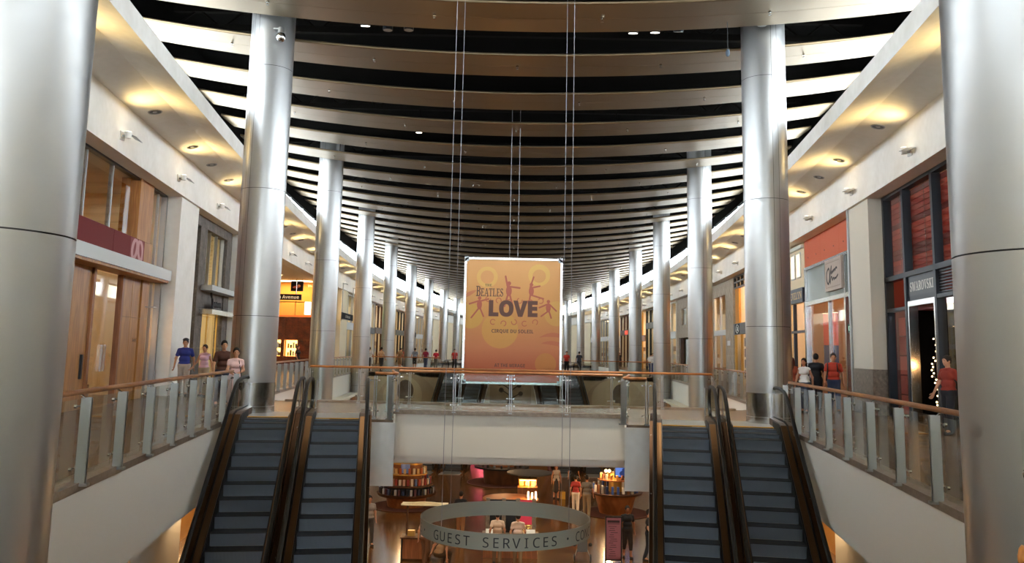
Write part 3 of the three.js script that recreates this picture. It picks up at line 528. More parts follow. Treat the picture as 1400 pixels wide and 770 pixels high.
// narrow poster bay, then the deep court of the brown marble store
{
  const F = shop(-1, 'poster_bay', 'tall picture panel in pale frame beside the slate shop', 37.3, 39.8);
  F.B('wall_panel', M.cream, 37.3, 39.8, 0, 6.5, -0.3, -0.1);
  F.print('picture', canvasTex(64, 256, (g) => { const p = ['#c9622f', '#30241d', '#8d8a7c', '#b7371f', '#51606a', '#d8c9ac']; for (let i = 0; i < 40; i++) { g.fillStyle = p[i % 6]; g.beginPath(); g.ellipse((i * 37) % 64, (i * 61) % 256, 14, 22, i, 0, 7); g.fill(); } }), 37.5, 39.2, 3.4, 6.0, -0.09);
  partition(-1, 39.9);
  // the store front that closes the court faces back along the gallery
  const D = 61.2, g = thing('marble_storefront', 'brown marble store front with two lit display windows', 'shopfront', -14.56, 0, -D), B = (n, m, x0, x1, y0, y1, z0 = -0.2, z1 = 0, p = g) => mb().box(-x1, -x0, y0, y1, z0, z1).mesh(n, m, p);
  const wins = [[0.9, 1.85], [2.1, 2.75], [3.4, 4.4], [5.0, 6.0]];
  for (let c = 0; c < 8; c++) for (let r = 0; r < 4; r++) { if (r === 1) continue; B('marble_panel', M.marble, c * 0.9 + 0.005, c * 0.9 + 0.895, r * 0.95 + 0.005 + (r > 1 ? 0.25 : 0), (r + 1) * 0.95 + (r > 1 ? 0.25 : 0) - (r === 3 ? 0.25 : 0)); }
  let px = 0; for (const [a, b] of [...wins, [7.2, 7.2]]) { if (a > px) B('marble_panel', M.marble, px + 0.005, a - 0.005, 0.955, 2.15); px = b; }
  wins.forEach(([a, b]) => { B('display_back', M.lampAmber, a + 0.03, b - 0.03, 0.98, 2.12, -0.5, -0.46); mb().quad(V(-b, 0.96, -0.05), V(-a, 0.96, -0.05), V(-a, 2.14, -0.05), V(-b, 2.14, -0.05)).mesh('display_pane', M.glass, g); for (let j = 0; j < 8; j++) B('display_item', [M.darkwood, M.pale, M.rubber, M.gold][j % 4], a + 0.1 + (j % 4) * (b - a - 0.2) / 4, a + 0.22 + (j % 4) * (b - a - 0.2) / 4, 1.0 + (j >> 2) * 0.55, 1.25 + (j >> 2) * 0.55 + (j % 3) * 0.08, -0.4, -0.3); });
  B('red_strip', glow(0xd03018, 1.2), 0, 7.2, 3.84, 3.9, -0.1, 0.03);
  for (let c = 0; c < 6; c++) { mb().quad(V(-c * 1.2 - 1.16, 3.95, -0.05), V(-c * 1.2 - 0.04, 3.95, -0.05), V(-c * 1.2 - 0.04, 6.5, -0.05), V(-c * 1.2 - 1.16, 6.5, -0.05)).mesh('upper_pane', M.glass, g); B('mullion', M.gold, c * 1.2 - 0.03, c * 1.2 + 0.03, 3.9, 6.52, -0.12, -0.02); }
  B('slab_edge', M.gold, 0, 7.2, 4.85, 4.92, -0.3, -0.1); B('corner_lightbox', glow(0xffffff, 1.6), 0.06, 0.5, 3.98, 4.9, -0.02, 0.06);
  struct(mb().box(-21.5, -14.3, 0, 6.5, -D - 2.6, -D - 2.5).mesh('wall_store_rear', M.amber), 'warm rear wall behind the store glazing');
  const bs = thing('blade_sign', 'long black blade sign with white lettering before the marble store', 'sign', -15.05, 0, -D + 1.2), t = canvasTex(512, 64, (c) => { c.fillStyle = '#0c0c10'; c.fillRect(0, 0, 512, 64); c.fillStyle = '#f2efe8'; c.font = 'bold 52px sans-serif'; c.textAlign = 'right'; c.fillText('Saks Fifth Avenue', 496, 50, 470); });
  mb().box(-3.4, 0, 4.95, 5.37, -0.14, 0).mesh('sign_box', M.navy, bs); mb().quadUV(V(-3.35, 4.96, 0.004), V(-0.05, 4.96, 0.004), V(-0.05, 5.36, 0.004), V(-3.35, 5.36, 0.004), 0, 1, 0, 1).mesh('lettering', std({ map: t }), bs); for (const x of [-3, -0.4]) mb().bar(V(x, 5.37, -0.07), V(x, 6.54, -0.07), 0.02).mesh('hanger', M.steel, bs);
  const pic = thing('hanging_picture', 'dark framed picture of a reclining form above the blade sign', 'picture', -15.1, 0, -D + 0.6);
  mb().box(-0.9, 0, 5.62, 6.35, -0.08, 0).mesh('frame', M.frameDark, pic); mb().quadUV(V(-0.85, 5.67, 0.004), V(-0.05, 5.67, 0.004), V(-0.05, 6.3, 0.004), V(-0.85, 6.3, 0.004), 0, 1, 0, 1).mesh('canvas', std({ map: canvasTex(128, 96, (c) => { c.fillStyle = '#170c0a'; c.fillRect(0, 0, 128, 96); c.fillStyle = '#b2543a'; c.beginPath(); c.ellipse(60, 56, 46, 14, -0.15, 0, 7); c.fill(); c.fillStyle = '#d88a5e'; c.beginPath(); c.ellipse(88, 42, 18, 12, 0.5, 0, 7); c.fill(); }) }), pic); for (const x of [-0.8, -0.1]) mb().bar(V(x, 6.35, -0.04), V(x, 6.54, -0.04), 0.012).mesh('hanger', M.steel, pic);
  for (const d of [44, 50, 56]) { shopLamp(-1, d, 6.8, 7, 1.2, 3); }
  shopLamp(-1, 62.4, 6.5, 14, 3, 1.2); partition(-1, 64.2);
}

// dark framed shop with red blinds
{
  const F = shop(1, 'dark_shopfront', 'dark framed shopfront with red blinds and metal lettering', 17, 25.2), B = F.B;
  for (const d of [17.05, 19.1, 21.15, 23.4, 25.12]) B('mullion', M.frameDark, d - 0.07, d + 0.07, 0, 6.5, -0.16, 0.06);
  B('transom', M.frameDark, 17, 25.2, 3.92, 4.06, -0.16, 0.06); B('transom', M.frameDark, 17, 25.2, 6.4, 6.52, -0.16, 0.06); B('transom', M.frameDark, 23.4, 25.2, 3.02, 3.12, -0.16, 0.05); B('transom', M.frameDark, 17, 21.15, 3.2, 3.3, -0.16, 0.05);
  for (const [a, b] of [[17.1, 19.05], [19.15, 21.1], [21.22, 23.33], [23.47, 25.05]]) {
    F.pane('upper_pane', M.glass, a, b, 4.06, 6.4, -0.06);
    for (let i = 0; i < 15; i++) B('blind_slat', [M.blind, M.blind2, M.blind3, M.blind][(i * 7 + (i >> 2)) % 4], a - 0.04, b + 0.04, 4.08 + i * 0.155, 4.215 + i * 0.155, -0.24, -0.19);
    B('blind_cord', M.steel, (a + b) / 2 - 0.012, (a + b) / 2 + 0.012, 4.06, 6.4, -0.17, -0.155);
  }
  B('sign_panel', M.frameDark, 21.22, 23.33, 3.22, 3.92, -0.16, 0.0);
  const t = canvasTex(512, 128, (g) => { g.fillStyle = '#16181b'; g.fillRect(0, 0, 512, 128); g.fillStyle = '#b9b2a4'; g.font = 'bold 92px serif'; g.textAlign = 'center'; g.fillText('SWAROVSKI', 256, 96, 460); });
  F.print('lettering', t, 21.3, 23.25, 3.38, 3.86, 0.006, std({ map: t, roughness: 0.3, metalness: 0.4 }));
  B('lintel', M.steel, 21.22, 23.33, 3.1, 3.24, -0.2, 0.04);
  B('door_jamb', M.steel, 23.2, 23.33, 0, 3.1, -0.2, 0.04); B('door_jamb', M.steel, 21.22, 21.35, 0, 3.1, -0.2, 0.04);
  F.pane('lower_pane', M.glass, 23.47, 25.05, 0.05, 3.02, -0.06); F.pane('lower_pane', M.glass, 17.1, 19.05, 0.05, 3.2, -0.06); F.pane('lower_pane', M.glass, 19.15, 21.1, 0.05, 3.2, -0.06);
  for (let i = 0; i < 5; i++) B('red_display_panel', i % 2 ? M.blind : M.blind3, 23.5, 25.0, 0.1 + i * 0.56, 0.62 + i * 0.56, -0.3, -0.24);
  for (let i = 0; i < 8; i++) B('louvre', M.frameDark, 19.15, 21.1, 3.33 + i * 0.075, 3.37 + i * 0.075, -0.12, -0.02);
  B('portal_side', M.black, 23.2, 23.3, 0, 3.1, -2.2, -0.2); B('portal_side', M.black, 21.25, 21.35, 0, 3.1, -2.2, -0.2); B('portal_top', M.blind2, 21.25, 23.3, 3.0, 3.1, -2.2, -0.2); B('portal_back', M.black, 21.25, 23.3, 0, 3.1, -2.3, -2.2);
  const can = shop(1, 'bulb_garland', 'garland of small warm bulbs glowing inside the dark doorway', 21.5, 22.6, 4.6, 'string lights');
  for (let i = 0; i < 22; i++) { const a = i / 21; mb().at(new THREE.SphereGeometry(0.022, 8, 6), 0.5 + 0.2 * Math.sin(a * 9) + 0.03 * (i % 3), 0.5 + a * 1.7, 0.05 * (i % 2)).mesh('bulb', M.lampWarm, can.g); }
  mb().tube(Array.from({ length: 22 }, (_, i) => V(0.5 + 0.2 * Math.sin(i / 21 * 9) + 0.03 * (i % 3), 0.5 + i / 21 * 1.7, -0.01)), 0.006, 5).mesh('wire', M.rubber, can.g);
  { const p = P(1, 22, 4.75, 1.5); point(p.x, p.y, p.z, 0xffb870, 0.6); }
  const wp = shop(1, 'display_stand', 'upright pale display stand beside the bulb garland', 21.42, 21.72, 4.5, 'display stand'); wp.B('stand', M.satin, 21.5, 21.64, 0, 0.75, -0.03, 0.0); wp.B('panel', M.pale, 21.42, 21.72, 0.75, 1.55, -0.03, 0.01); wp.print('picture', canvasTex(32, 64, (g) => { g.fillStyle = '#cdd2d6'; g.fillRect(0, 0, 32, 64); g.fillStyle = '#7c3040'; g.fillRect(8, 36, 16, 6); }), 21.44, 21.7, 0.78, 1.52, 0.014);
  backdropWall(1, 17, 25.2, 7.6, M.blind2); shopLamp(1, 24.3, 6.4, 5, 1, 1.4); shopLamp(1, 19, 6, 5); partition(1, 16.9); partition(1, 25.3, M.blind2);
}
{ const p = pier(1, 25.3, 27.35, paint(0xcfc8b8, 0.85)); mb().sweep(1, [[3.92, 0], [4.6, 0], [4.6, 1.34], [3.92, 1.34]], 25.28, 27.37).mesh('pier_base', M.granite, p); mb().sweep(1, [[3.9, 0], [4.0, 0], [4.0, 6.52], [3.9, 6.52]], 27.35, 27.5).mesh('edge_strip', M.satin, p); }
// shop with orange panel and script sign board
{
  const F = shop(1, 'orange_shopfront', 'glass shopfront under orange panel with black script sign board', 27.5, 35.4), B = F.B;
  for (const [a, b] of [[27.55, 30.1], [30.1, 32.7], [32.7, 35.3]]) { const p = B('orange_panel', M.orange, a + 0.006, b - 0.006, 5.38, 6.5, -0.1, 0.04); for (const t of [0.25, 0.75]) for (const y of [5.75]) mb().cyl(F.X(a + (b - a) * t), y, 0.05, 0.03, 0.03, 0.03, 10, Math.PI / 2).mesh('stud', M.steel, p); }
  B('chrome_strip', M.steel, 27.5, 35.4, 5.26, 5.38, -0.12, 0.06); B('chrome_transom', M.steel, 27.5, 35.4, 3.78, 3.94, -0.12, 0.05);
  for (const [a, b] of [[27.6, 29.4], [29.6, 31.75], [31.85, 35.2]]) { B('frosted_panel', paint(0x7f8985, 0.25), a, b, 3.95, 5.26, -0.12, -0.03); F.pane('lower_pane', M.glass, a, b, 0.05, 3.78, -0.06); }
  for (const d of [27.55, 29.5, 35.3]) B('mullion', M.steel, d - 0.08, d + 0.08, 0, 5.3, -0.14, 0.06); B('mullion', M.steel, 31.77, 31.83, 0, 3.8, -0.1, 0.03);
  B('sign_board', paint(0xb9aa9c, 0.5), 29.62, 31.8, 4.12, 5.28, -0.02, 0.12);
  F.print('lettering', canvasTex(256, 160, (g) => {
    g.fillStyle = '#b3a598'; g.fillRect(0, 0, 256, 160); g.strokeStyle = '#8b7d72'; g.lineWidth = 3; g.strokeRect(10, 10, 236, 140); g.strokeStyle = '#100c10';
    script(g, [[58, 42], [20, 50], [22, 92], [28, 130], [56, 128], [80, 100], [74, 60], [66, 36], [58, 42]], 12); script(g, [[74, 118], [90, 60], [108, 34], [96, 80], [112, 74], [120, 56], [130, 70], [140, 50], [150, 66], [160, 46], [172, 62], [182, 44], [200, 52]], 12); script(g, [[84, 128], [100, 80], [114, 96], [120, 124], [132, 104], [142, 96], [152, 112], [164, 100], [180, 108], [200, 100], [214, 92]], 11);
  }), 29.7, 31.72, 4.18, 5.22, 0.124);
  // hanging red and blue banners, exit sign, mannequins
  for (const [x, w, label] of [[12.4, 0.2, 'narrow red and blue banner hanging behind the shop glass'], [12.72, 0.32, 'wide red and blue banner hanging beside the narrow one']]) {
    const bn = thing('hanging_banner', label, 'banner', x, 0, -33.4);
    mb().box(-w / 2, w / 2, 2.15, 3.3 + w * 0.4, 0, 0.02).mesh('red_cloth', paint(0xd0442e), bn); mb().box(-w / 2, w / 2, 0.8, 2.15, 0, 0.02).mesh('blue_cloth', paint(0x2c3170), bn); mb().bar(V(-w / 2 - 0.03, 3.3 + w * 0.4, 0.01), V(w / 2 + 0.03, 3.3 + w * 0.4, 0.01), 0.015).mesh('rod', M.steel, bn); mb().bar(V(0, 3.3 + w * 0.4, 0.01), V(0, 6.54, 0.01), 0.006).mesh('cord', M.steel, bn);
  }
  const ex = shop(1, 'exit_sign', 'green exit sign hanging in the glass shopfront', 28.4, 29.05, 4.3, 'sign');
  ex.B('sign_box', M.darkgrey, 28.4, 29.05, 2.52, 2.82, -0.04, 0.02); { const t = canvasTex(128, 64, (g) => { g.fillStyle = '#27483a'; g.fillRect(0, 0, 128, 64); g.fillStyle = '#c9f2d8'; g.font = 'bold 50px sans-serif'; g.textAlign = 'center'; g.fillText('EXIT', 64, 50, 112); }); ex.print('lettering', t, 28.43, 29.02, 2.54, 2.8, 0.024, new THREE.MeshStandardMaterial({ map: t, emissive: 0xffffff, emissiveMap: t, emissiveIntensity: 0.5 })); } ex.B('bracket', M.steel, 28.7, 28.74, 2.82, 3.78, -0.02, 0.01);
  backdropWall(1, 27.5, 30.8, 7.2, paint(0x8c2418)); backdropWall(1, 30.8, 35.4, 7.6, M.tan); shopLamp(1, 29.5, 6, 6, 1.2, 2); shopLamp(1, 33, 6, 8, 1.2, 3); partition(1, 35.45, paint(0x93684a));
}
// cream shop with navy sign band
{
  const F = shop(1, 'cream_shopfront', 'cream shopfront with navy gilt lettered band and two lit niches', 35.5, 42.5), B = F.B;
  B('cream_wall', M.cream, 35.5, 42.5, 4.62, 6.5, -0.2, 0.02); B('cornice', M.pale, 35.5, 42.5, 6.28, 6.42, 0.02, 0.14);
  for (const d of [36.0, 37.0, 38.2, 39.3]) { const n = B('niche_frame', M.pale, d, d + 0.7, 5.05, 6.15, 0.02, 0.06); B('niche_glow', glow(0xffe6b0, 1.4), d + 0.08, d + 0.62, 5.12, 6.08, 0.05, 0.07, n); }
  B('sign_band', M.navy, 35.5, 42.5, 3.98, 4.6, -0.1, 0.12);
  { const t = canvasTex(1024, 96, (g) => { g.fillStyle = '#161c29'; g.fillRect(0, 0, 1024, 96); g.fillStyle = '#d3ab5c'; g.font = 'bold 74px serif'; g.textAlign = 'right'; g.fillText('CRABTREE & EVELYN', 1012, 74, 800); }); F.print('lettering', t, 35.55, 42.4, 4.02, 4.56, 0.124, std({ map: t, roughness: 0.4 })); }
  for (const d of [35.6, 37.6, 40, 42.4]) B('mullion', M.navy, d - 0.06, d + 0.06, 0, 3.98, -0.12, 0.02); B('transom', M.navy, 35.5, 42.5, 2.7, 2.8, -0.12, 0.03);
  for (const [a, b] of [[35.66, 37.54], [37.66, 39.94], [40.06, 42.34]]) { F.pane('lower_pane', M.glass, a, b, 0.4, 2.7, -0.06); F.pane('upper_pane', M.glass, a, b, 2.8, 3.96, -0.06); }
  B('stall_riser', M.navy, 35.5, 42.5, 0, 0.4, -0.12, 0.02);
  backdropWall(1, 35.5, 42.5, 7.5, M.amber); shopLamp(1, 38, 6, 11, 1.5, 3.5, 6.5); partition(1, 42.6);
  const sg = shop(1, 'sandwich_board', 'small navy notice board standing by the cream shop', 36.2, 36.9, 3.6, 'notice board'); sg.B('board', M.navy, 36.2, 36.9, 0.15, 1.2, 0, 0.05); sg.B('leg', M.darkwood, 36.22, 36.28, 0, 0.15, 0, 0.05); sg.B('leg', M.darkwood, 36.82, 36.88, 0, 0.15, 0, 0.05); sg.print('print', canvasTex(64, 96, (g) => { g.fillStyle = '#27406a'; g.fillRect(0, 0, 64, 96); g.fillStyle = '#8fa3c4'; g.fillRect(12, 40, 40, 3); g.fillRect(16, 52, 32, 3); }), 36.24, 36.86, 0.2, 1.16, 0.054);
}
pier(1, 42.7, 46.5, M.stone);
// amber shop with round emblem
{
  const F = shop(1, 'amber_shopfront', 'amber lit shopfront with dark band and white round emblem', 46.6, 52.2), B = F.B;
  for (const y of [5.75, 6.1, 6.42]) B('transom', M.frameDark, 46.6, 52.2, y, y + 0.08, -0.12, 0.04);
  for (let i = 0; i < 6; i++) { const d = 46.65 + i * 1.1; B('mullion', M.frameDark, d - 0.04, d + 0.04, 5.75, 6.5, -0.12, 0.04); if (i < 5) F.pane('upper_pane', M.glass, d + 0.05, d + 1.05, 5.83, 6.42, -0.06); }
  B('amber_panel', M.amber, 50.9, 52.1, 3.62, 5.75, -0.14, -0.02); F.pane('middle_pane', M.glass, 46.7, 50.9, 3.62, 5.75, -0.06);
  B('sign_band', M.frameDark, 46.6, 52.2, 2.94, 3.6, -0.12, 0.1);
  { const t = canvasTex(128, 128, (g) => { g.fillStyle = '#20262c'; g.fillRect(0, 0, 128, 128); g.strokeStyle = '#e8ece8'; g.lineWidth = 8; g.beginPath(); g.ellipse(64, 64, 40, 52, 0, 0, 7); g.stroke(); g.fillStyle = '#e8ece8'; g.font = 'bold 84px serif'; g.textAlign = 'center'; g.fillText('A', 64, 94); }); F.print('emblem', t, 50.2, 51.7, 2.97, 3.57, 0.104, std({ map: t })); }
  for (const d of [46.65, 48.5, 50.3, 52.15]) B('mullion', M.gold, d - 0.05, d + 0.05, 0, 2.94, -0.12, 0.03);
  for (const [a, b] of [[46.7, 48.45], [48.55, 50.25], [50.35, 52.1]]) F.pane('lower_pane', M.glass, a, b, 0.05, 2.92, -0.05);
  for (let i = 0; i < 4; i++) for (let j = 0; j < 5; j++) B('garment', [M.navy, M.darkgrey, paint(0x5c2a22), paint(0x2f3540)][(i + j) % 4], 50.5 + j * 0.3, 50.74 + j * 0.3, 0.3 + i * 0.65, 0.8 + i * 0.65, -0.6, -0.5);
  backdropWall(1, 46.6, 52.2, 7.5, M.amber); shopLamp(1, 49.5, 6, 12, 1.5, 3); partition(1, 52.3);
}
// stone clad bays
{
  const F = shop(1, 'stone_bay', 'beige stone clad bay with tall paired window', 52.4, 63), B = F.B;
  const blk = (a, b, y0, y1, z = 0.05) => { for (let y = y0, i = 0; y < y1 - 0.05; y += 0.55, i++) for (let d = a - (i % 2) * 0.6; d < b - 0.02; d += 1.2) { const p = Math.max(a, d), q = Math.min(b, d + 1.2); if (q - p > 0.06) B('stone_block', M.stone, p + 0.006, q - 0.006, y + 0.006, Math.min(y1, y + 0.55), -0.2, z); } };
  blk(52.4, 54.9, 0, 6.48); blk(59.2, 63, 0, 6.48); blk(54.9, 59.2, 5.6, 6.48);
  for (const d of [54.95, 57, 59.15]) B('mullion', M.pale, d - 0.08, d + 0.08, 0, 5.6, -0.14, 0); B('transom', M.pale, 54.9, 59.2, 3.0, 3.35, -0.14, 0.03);
  for (const [a, b] of [[55.05, 56.9], [57.1, 59.05]]) { F.pane('upper_pane', M.glass, a, b, 3.35, 5.6, -0.06); F.pane('lower_pane', M.glass, a, b, 0.05, 3.0, -0.06); }
  const n = B('notice', M.pale, 53.4, 54.2, 2.3, 2.6, 0.06, 0.09);
  backdropWall(1, 52.4, 63, 7, M.amber); shopLamp(1, 57, 6, 8); partition(1, 63.1);
  const G = shop(1, 'stone_portal', 'grey stone wall with square window and tall dark doorway', 66.8, 76), C = G.B;
  const blk2 = (a, b, y0, y1) => { for (let y = y0, i = 0; y < y1 - 0.05; y += 0.8, i++) for (let d = a; d < b - 0.02; d += 1.6) C('stone_block', M.stone, d + 0.008, Math.min(b, d + 1.6) - 0.008, y + 0.008, Math.min(y1, y + 0.8), -0.2, 0.08); };
  blk2(66.8, 69.6, 0, 6.5); blk2(74.6, 76, 0, 6.5); blk2(69.6, 74.6, 5.6, 6.5); blk2(69.6, 74.6, 3.1, 4.2); blk2(69.6, 70.9, 4.2, 5.6); blk2(73.2, 74.6, 4.2, 5.6);
  C('window_frame', M.satin, 70.9, 73.2, 4.2, 5.6, -0.15, -0.1); G.pane('window_pane', M.glass, 71.05, 73.05, 4.3, 5.5, -0.05); C('door_surround', M.darkwood, 69.6, 70, 0, 3.1, -0.3, 0); C('door_surround', M.darkwood, 74.2, 74.6, 0, 3.1, -0.3, 0); C('door_leaf', M.pale, 71.8, 74.2, 0, 3.0, -0.5, -0.45); C('door_leaf', M.darkwood, 70, 71.8, 0, 3.0, -0.5, -0.45);
  partition(1, 66.7); partition(1, 76.1);
}
// plainer shops farther along both galleries
function plainShop(s, d0, d1, frame, rear, bandM, bandY, label, lamp, red) {
  const F = shop(s, 'glass_shopfront', label, d0, d1), B = F.B, n = Math.max(2, Math.round((d1 - d0) / 2.2)), w = (d1 - d0) / n;
  for (let i = 0; i <= n; i++) { const d = d0 + w * i; B('mullion', frame, d - 0.07, d + 0.07, 0, 6.5, -0.14, 0.04); if (i < n) { F.pane('upper_pane', M.glass, d + 0.08, d + w - 0.08, bandY + 0.65, 6.4, -0.06); F.pane('lower_pane', M.glass, d + 0.08, d + w - 0.08, 0.05, bandY, -0.06); } }
  B('header', frame, d0, d1, 6.38, 6.5, -0.14, 0.05); B('sign_band', bandM, d0, d1, bandY, bandY + 0.65, -0.14, 0.1);
  for (let i = 0; i < n; i++) if (i % 2 === 0) for (let j = 0; j < 3; j++) B('shelf_goods', [M.laminate, paint(0x9c3a24), M.gold, M.pale][(i + j) % 4], d0 + w * i + 0.3, d0 + w * (i + 1) - 0.3, 0.5 + j * 0.75, 0.95 + j * 0.75, -1.1, -0.8);
  backdropWall(s, d0, d1, 7.5, rear); shopLamp(s, (d0 + d1) / 2, 6, lamp, 1.4, 3);
  if (red) B('lit_sign', glow(red, 2.5), (d0 + d1) / 2 - 0.7, (d0 + d1) / 2 + 0.7, bandY + 0.12, bandY + 0.5, 0.1, 0.14);
  partition(s, d1 + 0.1);
}
plainShop(-1, 64.4, 70, M.satin, M.cream, M.grey, 3.1, 'silver framed glass shopfront beside the marble court', 7);
{ const t = canvasTex(256, 32, (g) => { g.fillStyle = '#0d0d14'; g.fillRect(0, 0, 256, 32); g.fillStyle = '#d8d5cc'; g.font = '22px sans-serif'; g.fillText('& Montreal', 70, 24); }); const b = shop(-1, 'blade_sign', 'slim black blade sign with pale lettering before the silver framed shop', 64.5, 70, 2.9, 'sign'); b.B('sign_box', M.navy, 64.5, 70, 3.85, 4.35, -0.1, 0); b.print('lettering', t, 64.5, 70, 3.87, 4.33, 0.004, std({ map: t })); b.B('bracket', M.satin, 64.5, 64.56, 3.85, 6.6, -0.08, -0.02); b.B('bracket', M.satin, 69.9, 69.96, 3.85, 6.6, -0.08, -0.02); }
pier(-1, 61.5, 64.2, M.cream);
pier(-1, 70.2, 73.5, M.cream);
plainShop(-1, 73.7, 81, M.satin, M.green, M.pale, 3.3, 'pale glass shopfront with soft green interior', 7);
pier(-1, 81.2, 84);
plainShop(-1, 84.2, 92, M.pale, M.navy, M.navy, 3.2, 'white framed shopfront with navy interior and band', 5);
plainShop(-1, 92.4, 101, M.darkwood, M.amber, M.darkwood, 3.3, 'dark timber shopfront with warm amber interior', 12);
pier(-1, 101.2, 104, M.tan);
plainShop(-1, 104.2, 113, M.frameDark, M.cream, M.frameDark, 3.4, 'dark mullioned shopfront with cream interior past the timber one', 9);
plainShop(-1, 113.4, 122, M.satin, M.grey, M.navy, 3.4, 'silver shopfront with navy band near the distant bridge', 7);
plainShop(-1, 122.4, 136, M.pale, M.tan, M.pale, 3.2, 'pale shopfront with tan interior beyond the distant bridge', 9, 0xff3820);
plainShop(1, 63.2, 66.5, M.satin, M.green, M.pale, 3.2, 'narrow silver shopfront with green interior', 9);
plainShop(1, 76.4, 84, M.pale, M.tan, M.pale, 3.1, 'white framed shopfront with tan interior next to stone portal', 8);
pier(1, 84.2, 86.5, M.cream);
plainShop(1, 86.7, 94, M.frameDark, M.navy, M.frameDark, 4.4, 'tall dark shopfront with small navy interior', 4);
plainShop(1, 94.4, 102, M.gold, M.amber, M.laminate, 3.1, 'bright amber shopfront with gilt mullions', 26);
plainShop(1, 102.4, 112, M.darkwood, M.darkwood, M.darkwood, 4.0, 'dark brown shopfront with small red lit sign', 5, 0xff3018);
plainShop(1, 112.4, 121, M.pale, M.cream, M.pale, 3.3, 'white shopfront with cream interior near the distant bridge', 10);
plainShop(1, 121.4, 136, M.satin, M.grey, M.pale, 3.4, 'grey shopfront with pale band beyond the distant bridge', 8);
for (const s of [-1, 1]) { struct(mb().sweep(s, [[4.3, 0], [4.6, 0], [4.6, 6.52], [4.3, 6.52]], 136.3, D1).mesh('wall_far_gallery', M.cream), 'plain gallery wall at the far end'); struct(mb().sweep(s, [[4.3, 0], [4.6, 0], [4.6, 6.52], [4.3, 6.52]], D0, s < 0 ? 16.3 : 16.8).mesh('wall_near_gallery', M.cream), 'plain gallery wall near the entrance'); }

